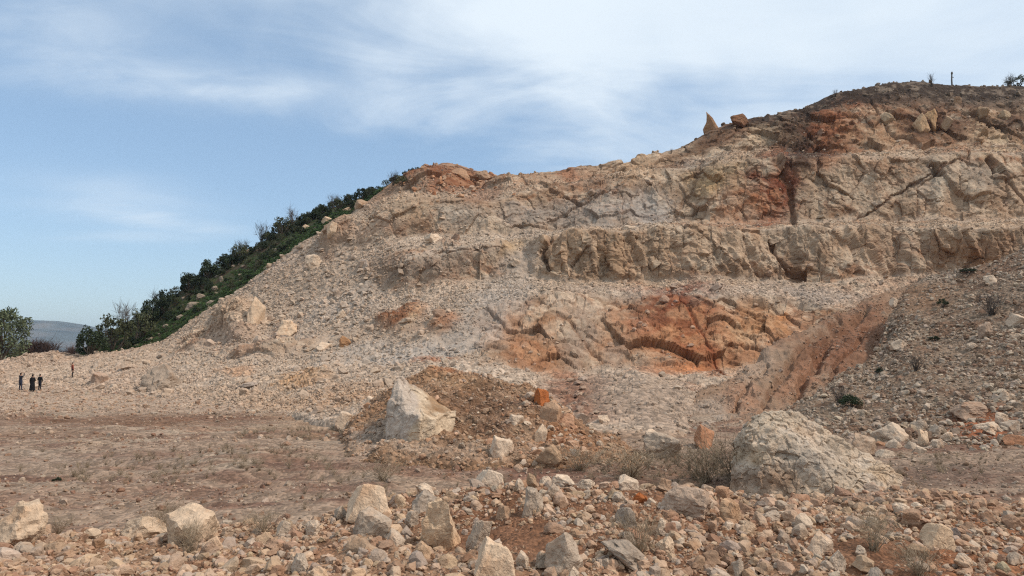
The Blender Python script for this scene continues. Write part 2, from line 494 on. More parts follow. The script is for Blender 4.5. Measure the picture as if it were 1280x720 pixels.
# ------------------------------------------------------------------ quarry wall: toe, four faces, benches, rim, hillside
XS = np.concatenate([np.linspace(-420, -66, 60), np.arange(-60, 1341, 1.2), np.linspace(1346, 1700, 60)])
def L(*pts):
    a = np.array(pts, float)
    return a[:, 0], a[:, 1], a[:, 2]
LINES = [
    L((-300, 484, 86), (0, 485, 84), (100, 490, 75), (200, 499, 64), (300, 514, 51), (400, 536, 39), (480, 552, 33.5), (600, 558, 31.6), (700, 558, 31.6), (800, 557, 31.8), (845, 557, 32.5), (880, 562, 36), (930, 572, 38), (1000, 575, 40), (1280, 575, 40)),
    L((-300, 472, 92), (0, 470, 92), (100, 463, 95), (200, 456, 90), (300, 452, 80), (400, 452, 74), (500, 452, 70), (580, 446, 68), (625, 456, 67), (660, 468, 67), (700, 470, 68), (760, 463, 70), (800, 459, 71), (840, 470, 70), (900, 468, 71), (960, 452, 73), (1010, 440, 75), (1100, 420, 77), (1280, 400, 80)),
    L((-300, 463, 98), (0, 463, 98), (100, 455, 101), (200, 442, 98), (300, 416, 92), (400, 412, 86), (500, 406, 80), (560, 398, 77), (605, 380, 77), (650, 372, 78), (700, 363, 79), (800, 362, 81), (900, 364, 82), (980, 371, 83), (1060, 383, 84), (1120, 380, 84), (1280, 372, 87)),
    L((-300, 459, 103), (0, 458, 103), (100, 451, 104), (200, 438, 103), (300, 396, 98), (400, 372, 94), (500, 366, 90), (600, 352, 88), (650, 348, 88), (685, 350, 88), (720, 355, 87), (800, 352, 88), (900, 350, 89), (1000, 352, 90), (1100, 350, 92), (1280, 335, 95)),
    L((-300, 455, 106), (0, 454, 106), (65, 445, 106), (100, 449, 107), (200, 435, 108), (300, 379, 105), (400, 336, 101), (480, 319, 95), (540, 306, 93.5), (600, 303, 93), (655, 306, 93), (685, 296, 91.5), (760, 287, 91.5), (830, 280, 91.5), (900, 284, 92.5), (1000, 283, 93.5), (1100, 283, 94.5), (1280, 279, 97)),
    L((-300, 453, 107), (0, 452, 107), (65, 442, 107), (100, 448, 108), (200, 434, 110), (300, 374, 107), (400, 322, 106), (480, 302, 103), (560, 297, 102.5), (640, 295, 102), (700, 289, 103), (760, 284, 103), (830, 277, 103), (900, 280, 103), (1280, 276, 106)),
    L((-300, 451, 107.5), (0, 451, 107.5), (65, 440, 107.5), (100, 447, 109), (200, 433, 111), (300, 370, 109), (400, 302, 110), (440, 272, 108.5), (480, 258, 107.5), (540, 249, 107), (600, 252, 107), (650, 238, 110), (700, 230, 113), (780, 219, 112), (860, 206, 111), (900, 201, 110), (960, 198, 110), (1060, 195, 110), (1130, 190, 111), (1280, 188, 112)),
    L((-300, 450, 108), (0, 450, 108), (65, 439, 108), (100, 446, 109.5), (200, 432, 111.5), (300, 367, 110.5), (400, 296, 113), (480, 250, 115), (540, 230, 117), (600, 234, 117), (650, 231, 116), (700, 225, 117), (780, 213, 118), (860, 196, 119), (960, 192, 120), (1060, 192, 120), (1130, 187, 120), (1280, 185, 121)),
    L((-300, 462, 108.5), (-60, 462, 108.5), (0, 459, 108.5), (30, 452, 108.5), (65, 438, 108.5), (95, 444, 109), (110, 445, 110), (160, 442, 112), (200, 429, 112), (250, 397, 112), (300, 363, 112), (350, 328, 113), (410, 283, 116), (440, 266, 118), (480, 237, 121), (520, 216, 124), (545, 207, 125), (575, 210, 125), (610, 218, 124), (650, 225, 122), (700, 218, 122), (740, 209, 123), (780, 205, 124), (815, 197, 125), (850, 186, 127), (870, 174, 128), (888, 163, 129), (930, 150, 130), (965, 147, 130), (1000, 138, 131), (1040, 120, 133), (1060, 114, 133), (1110, 104, 134), (1150, 103, 134), (1180, 107, 135), (1280, 109, 136)),
    L((-300, 462, 112), (-60, 462, 112), (0, 459, 112), (30, 453, 112), (65, 440, 112), (95, 444, 112), (110, 434, 117), (140, 417, 122), (170, 404, 125), (205, 380, 129), (235, 355, 131), (270, 336, 134), (300, 319, 136), (340, 294, 138), (380, 274, 138), (420, 257, 136), (460, 243, 134), (500, 227, 131), (530, 212, 128), (545, 207, 128), (575, 211, 128), (610, 220, 127), (650, 226, 125), (700, 218, 126), (780, 205, 128), (850, 186, 131), (870, 175, 132), (888, 164, 133), (930, 150, 134), (1000, 137, 135), (1040, 119, 137), (1110, 103, 138), (1150, 102, 138), (1180, 106, 139), (1280, 108, 140)),
    L((-300, 478, 140), (65, 470, 140), (110, 450, 160), (200, 410, 180), (300, 362, 190), (420, 300, 190), (545, 250, 190), (650, 260, 190), (850, 225, 190), (1000, 190, 190), (1110, 160, 190), (1280, 160, 190)),
]
ROWS = [100, 78, 34, 62, 22, 78, 14, 78, 40, 10]
LINE_NAMES = ['toe', 'f1', 'b1', 'f2', 'b2', 'f3', 'b3', 'f4', 'hill', 'back']

def build_wall():
    n = len(XS)
    cs = []
    for k, (lx, ly, ld) in enumerate(LINES):
        y = gsm(np.interp(XS, lx, ly), 4 if k < 8 else 2.0); d = gsm(np.interp(XS, lx, ld), 5)
        right = sstep(560, 660, XS)
        if 1 <= k <= 7:
            y = y + n1(XS, 60, 40 + k) * (1.0 + 2.4 * right) + n1(XS, 17, 60 + k) * 0.8
            d = d + n1(XS, 110, 80 + k // 2) * (0.8 + 1.9 * right) + n1(XS, 38, 90 + (k + 1) // 2) * 0.9 * right
        if k in (8, 9):
            y = y + n1(XS, 40, 70) * 0.8 + n1(XS, 11, 77) * (0.6 + 0.8 * sstep(840, 960, XS))
        cs.append(P(XS, y, d))
    rows = []; seg = []; tt = []
    for k, nr in enumerate(ROWS):
        for j in range(nr):
            t = j / nr
            rows.append(cs[k] * (1 - t) + cs[k + 1] * t); seg.append(k); tt.append(t)
    rows.append(cs[-1]); seg.append(9); tt.append(1.0)
    g = np.stack(rows)                       # rows x cols x 3
    def rsm(a, h):
        ker = np.bartlett(2 * h + 3)[1:-1]; ker /= ker.sum()
        gp = np.concatenate([a[:1]] * h + [a] + [a[-1:]] * h)
        return sum(ker[i] * gp[i:i + len(a)] for i in range(2 * h + 1))
    top = sum(ROWS[:8]) - 14
    g0 = rsm(g, 2); g1_ = rsm(g, 11)
    fade = sstep(top - 10, top + 4, np.arange(len(g)))[:, None, None]      # keep the rim crisp
    g = g1_ * (1 - fade) + g0 * fade
    nr, nc = g.shape[:2]
    nrm = grid_normals(g)
    if nrm[..., 2].mean() < 0: nrm = -nrm
    seg = np.repeat(np.array(seg), nc); tt = np.repeat(np.array(tt), nc)
    p = g.reshape(-1, 3); nn = nrm.reshape(-1, 3).copy()
    px, py = project(p)
    wx = fbm(p / 5, 51, 3); wy = fbm(p / 5, 53, 3)
    # ---- how rocky each spot is
    x2 = px + 14 * wx
    R = np.zeros(len(p))
    edge = np.minimum(sstep(-0.02, 0.12, tt), sstep(1.02, 0.9, tt))
    R[seg == 1] = (edge * sstep(575, 620, x2))[seg == 1]
    R[seg == 3] = (edge * np.maximum(sstep(662, 690, x2), 0.85 * sstep(468, 500, x2) * sstep(640, 600, x2)))[seg == 3]
    R[seg == 5] = (edge * np.maximum(sstep(590, 640, x2), 0.85 * sstep(425, 465, x2)))[seg == 5]
    R[seg == 6] = (0.7 * sstep(600, 650, x2) * (1 - sstep(940, 1000, x2)))[seg == 6]
    R[seg == 7] = (sstep(535, 570, x2) * sstep(1.1, 0.85, tt + 0.3 * sstep(980, 1050, px)))[seg == 7]
    # rounded outcrops standing out of the talus on the left
    bumps = ((545, 335, 72, 32, -12, 1.6), (505, 272, 80, 27, -20, 1.0), (590, 270, 50, 24, 20, 1.0), (298, 402, 34, 28, -20, 2.4), (345, 440, 60, 12, -14, 1.0), (415, 522, 60, 16, -6, 0.55), (330, 500, 60, 10, 0, 0.4), (450, 490, 50, 14, 0, 0.45), (640, 478, 60, 10, 6, 0.5), (355, 412, 22, 12, -20, 1.0), (505, 402, 34, 18, -22, 0.9),
             (560, 402, 26, 11, -28, 0.6), (385, 470, 44, 14, -16, 0.5), (545, 225, 60, 16, -8, 1.2), (600, 318, 40, 14, -10, 1.1), (250, 425, 40, 14, -25, 0.8), (270, 470, 60, 12, -5, 0.35),
             (420, 290, 30, 14, -35, 0.9), (610, 470, 70, 14, 10, 0.7))
    push = np.zeros(len(p))
    for (bx, by, rx, ry, ang, h) in bumps:
        ca, sa = math.cos(math.radians(ang)), math.sin(math.radians(ang))
        qx = px + wx * 9 - bx; qy = py + wy * 7 - by
        d = np.sqrt(((qx * ca + qy * sa) / rx) ** 2 + ((-qx * sa + qy * ca) / ry) ** 2)
        m = sstep(1.15, 0.55, d)
        push += h * sstep(1.15, 0.2, d)
        R = np.maximum(R, 0.7 * m)
    R[seg >= 8] *= 0.2
    R[seg == 0] *= 0.15
    push *= np.where(seg == 0, 0.6 * sstep(0.08, 0.45, tt), 1.0)
    # ---- relief
    frac = np.array([[0.82, 0.18, 0.22], [-0.25, 0.9, 0.30], [0.12, -0.36, 0.85]])
    pj = p @ frac.T + np.stack([wx, wy, wx * 0.5], 1) * 0.3
    b1, g1, r1 = blocks(pj / 4.6, 1, 0.9, 0.06)
    b2, g2, r2 = blocks(pj / 1.7, 2, 0.9, 0.08)
    b3, g3, r3 = blocks(pj / 0.68, 3, 0.8, 0.10)
    b4, g4, r4 = blocks(pj / 0.36, 4, 0.8, 0.10)
    big = fbm(p / 11, 61, 4); mid = fbm(p / 2.6, 63, 4); small = fbm(p / 0.7, 65, 3)
    flute = fbm(p * (0.5, 0.5, 0.12) + np.stack([p[:, 2] * 0.12, 0 * wx, 0 * wx], 1), 67, 4, ridged=True)
    f2 = (seg == 3)
    calm = 0.62 + 0.48 * sstep(-0.15, 0.35, fbm(p / 8, 68, 3))
    kb = np.where(f2, 0.55, 1.0) * np.where((seg == 5) & (px < 860), 0.75, 1.0)
    disp = R * (1.3 * big + kb * (0.85 * b1 + 0.36 * calm * b2) + calm * (0.17 * b3 + 0.10 * b4) + 0.14 * mid + 0.06 * small + np.where(f2, 0.55, 0.15) * flute * (px > 600))
    disp += (1 - R) * (0.45 * big + 0.30 * mid + 0.14 * small + 0.12 * b3) * np.where(seg >= 8, 0.6, 1.0)
    rim = sstep(0.6, 1.0, tt) * (seg == 7) + (seg >= 8)
    disp *= 1 - 0.4 * rim
    disp += push
    disp *= np.where(seg == 0, 0.25 + 0.75 * sstep(0.0, 0.3, tt), 1.0)
    # open joints and shear planes that cross the faces
    cracks = [([(1058, 283), (1125, 240), (1212, 190)], 2.2, 0.8, SOIL, .8), ([(1235, 195), (1262, 232), (1290, 262)], 3.5, 1.2, BROWN, .9), ([(968, 205), (985, 230), (992, 280)], 6, 0.9, BROWN, .7),
              ([(962, 300), (978, 325), (1010, 348)], 5, 1.3, BROWN, .8), ([(832, 355), (850, 380), (880, 420), (905, 462)], 3, 0.35, RED, .8), ([(694, 395), (735, 430), (760, 455)], 3.0, 0.25, BROWN, .5),
              ([(690, 300), (678, 320), (690, 340)], 4, 1.4, BROWN, .6), ([(771, 236), (779, 252), (774, 284)], 1.8, 0.3, BROWN, .35), ([(1200, 140), (1240, 150), (1285, 190)], 4, 1.0, DARK, .7),
              ([(845, 265), (868, 230), (882, 195)], 3.5, 0.4, BROWN, .45), ([(640, 222), (690, 248), (740, 242)], 2, 0.5, BROWN, .5), ([(1090, 130), (1110, 165), (1160, 190)], 3, .8, BROWN, .6)]
    ckm = []; nzc = fbm(p / 1.2, 69, 3)
    for pts, wdt, dep, k, s in cracks:
        d = seg_dist(px + wx * 4 + small * 2, py + wy * 4 + small * 2, pts)
        m = sstep(wdt * 1.2, wdt * 0.2, d + 1.2 * np.abs(nzc))
        disp -= 0.7 * dep * m * (seg < 8)
        ckm.append((m, k, s))
    p2 = p + nn * disp[:, None]
    p2[:, 2] -= (seg == 0) * sstep(0.08, 0.0, tt) * 0.9      # the toe runs in under the floor
    # ---- tint
    nz = fbm(p / 2.2, 71, 4); nz2 = fbm(p / 0.9, 73, 3); lo = fbm(p / 14, 75, 3)
    c = np.tile(GRAVEL, (len(p), 1))
    c = mixrgb(c, (0.40, 0.32, 0.25), sstep(330, 120, px + 60 * lo))          # pinkish cream scree towards the left
    c = mixrgb(c, (0.43, 0.37, 0.30), 0.6 * sstep(-0.1, 0.5, lo))
    rock = np.tile(np.array((0.36, 0.275, 0.195)), (len(p), 1))
    rock = mixrgb(rock, (0.455, 0.385, 0.295), sstep(-0.2, 0.6, nz + 0.7 * (r1 - .5)))
    rock = mixrgb(rock, (0.27, 0.175, 0.108), 0.7 * sstep(0.1, 0.6, -nz + 0.5 * lo))
    rock = mixrgb(rock, (0.36, 0.185, 0.095), 0.55 * sstep(0.25, 0.7, nz2 * 0.6 + lo * 0.7 + (r2 - .5) * 0.5))
    rock = mixrgb(rock, (0.20, 0.10, 0.055), 0.6 * sstep(0.62, 0.9, fbm(p / (3.0, 3.0, 1.6), 79, 4, ridged=True)) * sstep(0.0, 0.4, lo + 0.3))
    Rt = np.maximum(R, ((seg == 4) | (seg == 6)) * sstep(690, 730, px) * 0.9)      # upper benches wear the same tan rock
    Rt = np.maximum(Rt, (seg == 2) * sstep(640, 720, px) * 0.45)
    c = mixrgb(c, (0, 0, 0), Rt) + rock * Rt[:, None]
    stains_and_shade = (
        # lower face
        (765, 420, 60, 40, 0, (0.35, 0.235, 0.155), .5),
        (870, 415, 120, 52, 5, (0.385, 0.215, 0.12), .75), (660, 430, 60, 40, 20, (0.36, 0.225, 0.14), .65), (800, 440, 60, 26, 0, (0.37, 0.20, 0.105), .6),
        (845, 400, 80, 52, 20, (0.33, 0.165, 0.085), .6), (838, 376, 26, 18, 30, RED, .8), (800, 408, 20, 14, 0, RED, .55), (868, 390, 26, 14, 20, (0.27, 0.10, 0.045), .6), (870, 428, 50, 40, 30, (0.40, 0.20, 0.095), .55), (850, 462, 60, 9, 0, (0.40, 0.165, 0.065), .8), (915, 420, 46, 40, 0, (0.42, 0.28, 0.175), .6),
        (895, 445, 10, 26, -20, RED, .7), (660, 440, 46, 24, 25, (0.37, 0.20, 0.105), .8), (620, 402, 30, 26, -20, (0.38, 0.235, 0.145), .7), (945, 400, 50, 26, -25, (0.47, 0.34, 0.215), .8), (965, 387, 13, 5, 0, ORANGE, .9),
        (987, 384, 8, 6, 0, ORANGE, .8), (720, 388, 44, 18, 10, (0.42, 0.35, 0.28), .7), (725, 425, 22, 38, 20, (0.31, 0.27, 0.225), .8), (770, 440, 16, 26, 10, (0.30, 0.26, 0.22), .6),
        # second face
        (770, 320, 110, 40, 0, (0.40, 0.30, 0.20), .6), (760, 320, 30, 22, 20, (0.29, 0.20, 0.125), .6), (880, 310, 90, 30, 0, (0.43, 0.34, 0.245), .5), (1150, 312, 120, 24, 0, (0.36, 0.26, 0.175), .5), (1230, 318, 50, 20, -10, (0.30, 0.185, 0.115), .6),
        (1120, 315, 40, 22, -30, (0.42, 0.365, 0.29), .6), (985, 330, 26, 18, 40, BROWN, .5),
        # third face
        (972, 243, 24, 44, 8, RED, .95), (985, 235, 12, 40, 0, (0.15, 0.045, 0.022), .8), (925, 262, 46, 24, -20, (0.40, 0.21, 0.115), .7), (885, 232, 34, 22, -20, YELLOW, .7), (905, 215, 40, 10, -15, (0.45, 0.36, 0.24), .7),
        (1035, 205, 24, 18, 10, (0.34, 0.155, 0.08), .6), (1090, 240, 80, 32, 0, (0.40, 0.35, 0.275), .7), (1165, 225, 34, 26, -30, (0.37, 0.35, 0.295), .7), (1225, 215, 30, 22, 20, (0.37, 0.34, 0.285), .7), (1120, 262, 50, 14, -20, (0.33, 0.245, 0.17), .5),
        (1000, 262, 26, 24, 0, (0.38, 0.32, 0.25), .6), (1250, 255, 34, 30, 0, (0.33, 0.225, 0.145), .5),
        (760, 262, 110, 26, -5, (0.305, 0.29, 0.265), .85), (810, 262, 40, 22, 0, (0.32, 0.32, 0.305), .8), (660, 275, 50, 18, 0, (0.32, 0.30, 0.27), .7), (720, 225, 80, 14, -8, (0.35, 0.27, 0.195), .7), (800, 212, 26, 14, 0, (0.40, 0.29, 0.185), .7), (712, 220, 14, 6, 0, (0.30, 0.14, 0.08), .7),
        (850, 206, 30, 6, -15, BROWN, .8), (880, 205, 34, 14, -20, (0.30, 0.275, 0.24), .6),
        # top face and rim
        (1000, 170, 56, 34, -15, (0.045, 0.027, 0.018), 1.0), (1015, 190, 46, 18, -15, (0.055, 0.03, 0.02), 1.0), (970, 195, 30, 8, -10, (0.19, 0.085, 0.05), .8), (945, 172, 24, 16, -10, (0.45, 0.37, 0.26), .8), (1045, 160, 26, 28, 20, (0.31, 0.135, 0.065), .8), (1100, 172, 50, 20, 0, (0.40, 0.285, 0.18), .6),
        (1085, 140, 30, 12, 0, (0.33, 0.20, 0.115), .5), (1172, 158, 46, 28, 10, (0.06, 0.034, 0.023), .95), (1100, 126, 90, 12, 0, (0.10, 0.055, 0.034), .9), (1230, 128, 70, 10, 0, (0.055, 0.036, 0.026), .9), (1200, 175, 30, 14, 0, (0.36, 0.22, 0.13), .5), (1235, 165, 40, 24, 15, (0.43, 0.35, 0.235), .8), (1268, 152, 24, 18, 0, (0.06, 0.036, 0.025), .9), (1060, 130, 30, 8, 0, (0.26, 0.12, 0.06), .7),
        (900, 166, 46, 13, -18, (0.12, 0.06, 0.036), .9), (870, 182, 36, 9, -30, (0.11, 0.07, 0.045), .8),
        # upper left
        (560, 226, 58, 17, 0, (0.30, 0.145, 0.075), .9), (535, 216, 26, 9, 0, (0.21, 0.10, 0.058), .7), (600, 250, 26, 18, -40, (0.24, 0.135, 0.085), .75), (480, 245, 40, 9, -30, (0.26, 0.155, 0.095), .7), (470, 285, 44, 22, -10, (0.44, 0.345, 0.265), .7), (515, 268, 30, 20, 0, (0.43, 0.35, 0.25), .6),  # the brown blob below the cap's right end is a painted shadow
        (575, 275, 40, 16, 10, (0.36, 0.335, 0.29), .7), (640, 312, 22, 10, -20, (0.44, 0.33, 0.19), .7), (540, 340, 60, 22, -10, (0.335, 0.29, 0.24), .7), (480, 325, 34, 14, -30, (0.25, 0.185, 0.135), .5), (590, 315, 34, 14, 0, (0.45, 0.415, 0.355), .6),
        (412, 300, 30, 10, -40, (0.30, 0.20, 0.135), .5), (410, 320, 10, 8, 0, BROWN, .6),
        (545, 322, 60, 12, -12, (0.40, 0.35, 0.29), .7), (520, 345, 70, 14, -12, (0.27, 0.215, 0.165), .7), (470, 340, 26, 22, -30, (0.24, 0.185, 0.14), .6), (500, 262, 60, 14, -20, (0.44, 0.36, 0.27), .7), (560, 300, 110, 5, 0, (0.45, 0.40, 0.33), .6), (285, 425, 36, 14, -30, (0.33, 0.265, 0.21), .6), (345, 432, 46, 10, -20, (0.36, 0.28, 0.22), .6),  # the darker blobs put ledge shading into the tint
        (400, 505, 90, 14, 0, (0.34, 0.235, 0.155), .7), (430, 540, 60, 10, 0, (0.30, 0.235, 0.18), .7), (800, 545, 120, 10, 0, (0.23, 0.165, 0.115), .85), (680, 545, 100, 12, 0, (0.22, 0.14, 0.09), .7), (250, 505, 120, 8, 0, (0.36, 0.285, 0.22), .6),
        # talus
        (610, 390, 70, 30, -40, (0.345, 0.325, 0.295), .8), (640, 345, 40, 26, -40, (0.37, 0.335, 0.29), .7), (500, 440, 130, 12, -3, (0.42, 0.40, 0.365), .8), (420, 390, 90, 22, -20, (0.40, 0.365, 0.32), .7), (350, 330, 70, 20, -35, (0.37, 0.315, 0.265), .6), (505, 402, 30, 13, -22, (0.25, 0.12, 0.06), .95), (560, 402, 24, 8, -28, (0.36, 0.185, 0.10), .85),
        (518, 398, 12, 10, -20, (0.46, 0.36, 0.24), .7), (545, 449, 30, 5, 0, (0.36, 0.155, 0.075), .9), (380, 472, 40, 9, -16, (0.38, 0.24, 0.125), .8), (300, 400, 32, 24, -20, (0.46, 0.375, 0.28), .85), (290, 425, 44, 10, -20, (0.385, 0.30, 0.235), .7), (300, 467, 24, 8, 0, (0.42, 0.26, 0.155), .8), (200, 470, 60, 14, 0, (0.40, 0.34, 0.28), .5),
        (330, 498, 110, 16, 0, (0.385, 0.29, 0.205), .7), (440, 492, 60, 20, 0, (0.37, 0.255, 0.165), .7), (600, 478, 80, 16, 5, (0.42, 0.38, 0.32), .6), (732, 500, 54, 32, 10, (0.215, 0.115, 0.075), .95), (705, 470, 26, 6, 0, (0.30, 0.135, 0.07), .7), (820, 505, 90, 40, 10, (0.275, 0.225, 0.18), .9), (850, 362, 150, 7, 0, (0.40, 0.365, 0.32), .7), (1030, 366, 70, 10, 10, (0.345, 0.315, 0.28), .7),
        (100, 520, 200, 16, 0, (0.36, 0.27, 0.20), .6),
    )
    c = paint(c, px, py, wx, wy, stains_and_shade, nz * 0.7 + 0.5 * nz2)
    vein = sstep(0.0, 0.8, fbm(p / (2.2, 2.2, 1.8), 191, 4, ridged=True) + 0.35 * nz2)
    for (bx, by, rx, ry, k, s_) in ((842, 388, 62, 42, (0.16, 0.050, 0.025), .9), (870, 430, 70, 46, (0.27, 0.10, 0.045), .65), (940, 400, 60, 30, (0.33, 0.16, 0.075), .5), (660, 440, 50, 30, (0.28, 0.13, 0.065), .6), (965, 240, 46, 44, (0.16, 0.048, 0.024), .9), (925, 262, 50, 24, (0.26, 0.11, 0.05), .7),
                                    (1050, 155, 50, 36, (0.19, 0.075, 0.038), .8), (560, 226, 60, 20, (0.19, 0.075, 0.038), .8), (1180, 155, 70, 24, (0.12, 0.062, 0.038), .75), (1110, 215, 60, 30, (0.30, 0.17, 0.10), .4), (950, 395, 50, 26, (0.36, 0.20, 0.10), .6), (1160, 315, 90, 26, (0.26, 0.145, 0.085), .5), (720, 225, 60, 16, (0.26, 0.14, 0.085), .5), (505, 402, 34, 16, (0.18, 0.075, 0.035), .8)):
        d = np.sqrt(((px + 12 * wx - bx) / rx) ** 2 + ((py + 10 * wy - by) / ry) ** 2)
        c = mixrgb(c, k, sstep(1.35, 0.15, d + 0.3 * nz) * vein * s_)
    for m, k, s in ckm:
        c = mixrgb(c, k, m * s)
    # dark humus cap along the right rim, green turf on the left hillside
    cap = sstep(0.66, 0.80, tt + 0.10 * nz) * sstep(860, 960, px) * (seg == 7) + (seg >= 8) * sstep(800, 900, px)
    c = mixrgb(c, (0.030, 0.020, 0.015), np.clip(cap, 0, 1) * (0.95 - 0.35 * sstep(0.2, 0.7, nz2 + nz)))
    hl = ((seg >= 8) & (px < 545)).astype(float)
    turf = np.tile(np.array((0.045, 0.058, 0.022)), (len(p), 1))
    turf = mixrgb(turf, (0.055, 0.042, 0.026), sstep(-0.1, 0.4, nz))
    turf = mixrgb(turf, (0.05, 0.085, 0.024), sstep(0.35, 0.05, tt) * (seg == 8) * sstep(-0.1, 0.4, nz2) * 0.7)
    hl = hl * sstep(90, 112, px)
    c = c * (1 - hl[:, None]) + turf * hl[:, None]
    # joints are tinted a darker red brown
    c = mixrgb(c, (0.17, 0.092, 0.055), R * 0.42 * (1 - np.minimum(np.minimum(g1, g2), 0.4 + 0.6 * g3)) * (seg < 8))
    c = c * (1 + R * (0.22 * (r1 - 0.5) + 0.16 * (r2 - 0.5) + 0.14 * (r3 - 0.5) + 0.10 * (r4 - 0.5)))[:, None]
    c = c * 0.88
    g2d = p2.reshape(nr, nc, 3)
    c2 = c.reshape(nr, nc, 3)
    ends = np.concatenate([[0], np.cumsum(ROWS)])
    parts = (('talus_slope', 0, 1, M_TALUS, 'loose talus slope of pale scree at the foot of the quarry wall'),
             ('quarry_face', 1, 2, M_FACE, 'lowest quarry face with the big rust red stain'),
             ('rubble_bench', 2, 3, M_TALUS, 'grey rubble bench on top of the lowest quarry face'),
             ('quarry_face', 3, 4, M_FACE, 'tan second quarry face with crumbly weathered rock'),
             ('rubble_bench', 4, 5, M_TALUS, 'narrow bench on top of the tan second face'),
             ('quarry_face', 5, 6, M_FACE, 'tall third quarry face crossed by a diagonal shear plane'),
             ('rubble_bench', 6, 7, M_TALUS, 'thin ledge between the third face and the top face'),
             ('quarry_face', 7, 8, M_FACE, 'top quarry face below the dark soil rim'),
             ('hillside', 8, 10, M_HILL, 'scrub covered hillside and plateau behind the quarry rim'))
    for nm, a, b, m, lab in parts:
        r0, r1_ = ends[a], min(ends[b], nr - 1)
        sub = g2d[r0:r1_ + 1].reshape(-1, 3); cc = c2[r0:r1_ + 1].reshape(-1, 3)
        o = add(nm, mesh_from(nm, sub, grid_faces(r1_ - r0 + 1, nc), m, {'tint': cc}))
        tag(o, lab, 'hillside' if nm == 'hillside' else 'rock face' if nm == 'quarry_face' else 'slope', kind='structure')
    s = Surf(g2d); s.R = R; s.seg = seg; s.tt = tt; s.c = c
    return s
S_WALL = build_wall()

# ------------------------------------------------------------------ smaller landforms, lofted the same way
def landform(name, lines, rows, xs, mat, tint_fn, relief, label, smooth=4, under=0.5, sides=0.0, thing=None, shade=1.0):
    cs = [P(xs, gsm(np.interp(xs, l[0], l[1]), smooth), gsm(np.interp(xs, l[0], l[2]), smooth)) for l in lines]
    rr = []
    for k, nrr in enumerate(rows):
        for j in range(nrr):
            t = j / nrr
            rr.append(cs[k] * (1 - t) + cs[k + 1] * t)
    rr.append(cs[-1])
    g = np.stack(rr)
    for _ in range(3):
        gp = np.concatenate([g[:1], g, g[-1:]])
        g = 0.25 * gp[:-2] + 0.5 * gp[1:-1] + 0.25 * gp[2:]
    nr, nc = g.shape[:2]
    nn = grid_normals(g)
    if nn[..., 2].mean() < 0: nn = -nn
    p = g.reshape(-1, 3); nn = nn.reshape(-1, 3)
    px, py = project(p)
    p2 = p + nn * relief(p, px, py)[:, None]
    ri = np.repeat(np.arange(nr), nc); ci = np.tile(xs, nr)
    p2[:, 2] -= under * sstep(7, 0, ri) + sides * np.maximum(sstep(xs[0] + 45, xs[0], ci), sstep(xs[-1] - 45, xs[-1], ci))
    c = tint_fn(p, px, py) * shade
    o = add(name, mesh_from(name, p2, grid_faces(nr, nc), mat, {'tint': c}))
    tag(o, label, thing) if thing else tag(o, label, 'slope', kind='structure')
    s = Surf(p2.reshape(nr, nc, 3)); s.c = c
    return s

def bank_tint(p, px, py):
    nz = fbm(p / 1.6, 81, 4); wx = fbm(p / 3, 83, 3); wy = fbm(p / 3, 84, 3)
    c = np.tile(np.array((0.285, 0.205, 0.145)), (len(p), 1))
    c = mixrgb(c, (0.30, 0.228, 0.168), sstep(0.1, 0.6, nz))
    return paint(c, px, py, wx, wy, ((1050, 430, 56, 40, -45, (0.20, 0.098, 0.058), .9), (1080, 415, 34, 40, 0, (0.225, 0.115, 0.07), .7), (1005, 470, 40, 22, -50, (0.285, 0.15, 0.09), .8), (1000, 450, 9, 60, 40, BROWN, .7),
                                     (930, 500, 30, 26, -30, (0.345, 0.21, 0.14), .7), (980, 425, 34, 10, -32, (0.22, 0.12, 0.075), .6), (890, 520, 30, 20, 0, (0.37, 0.33, 0.28), .8), (950, 460, 30, 14, -40, (0.40, 0.33, 0.265), .6)), nz)
def bank_relief(p, px, py):
    fl = fbm(p * (1.1, 0.25, 0.25), 87, 4, ridged=True)
    b, g, _ = blocks(p / 0.9, 8, 0.7, 0.1)
    rill = sstep(9, 1, seg_dist(px + 6 * fbm(p / 2, 88, 2), py, [(990, 520), (1005, 480), (1040, 420), (1080, 390)]))
    rill2 = np.maximum(sstep(6, 0.5, seg_dist(px + 7 * fbm(p / 2, 188, 3), py, [(950, 530), (965, 490), (1000, 440), (1050, 400)])), np.maximum(sstep(5, 0.5, seg_dist(px + 7 * fbm(p / 2, 189, 3), py, [(915, 530), (930, 495), (960, 455)])), sstep(5, 0.5, seg_dist(px + 7 * fbm(p / 2, 187, 3), py, [(1030, 500), (1050, 455), (1085, 410)]))))
    return 0.16 * fl + 0.10 * b + 0.40 * fbm(p / 4, 86, 4) + 0.04 * fbm(p / 0.4, 89, 2) - 0.9 * rill - 0.45 * rill2
S_BANK = landform('eroded_bank',
    [L((850, 556, 35), (900, 556, 35), (990, 556, 35), (1060, 550, 40), (1160, 520, 50)), L((850, 530, 44), (890, 520, 46), (985, 505, 50), (1060, 470, 56), (1130, 430, 64), (1160, 430, 66)),
     L((850, 512, 50), (880, 492, 53), (905, 478, 56), (960, 440, 61), (1000, 414, 66), (1060, 384, 73), (1095, 368, 76), (1115, 362, 78), (1160, 352, 80)),
     L((850, 530, 56), (905, 492, 60), (960, 455, 65), (1000, 430, 70), (1060, 400, 77), (1115, 378, 82), (1160, 360, 84))],
    [60, 80, 14], np.arange(850, 1160, 1.3), M_FACE, bank_tint, bank_relief, 'rust streaked eroded bank running up to the lower bench', shade=0.84)

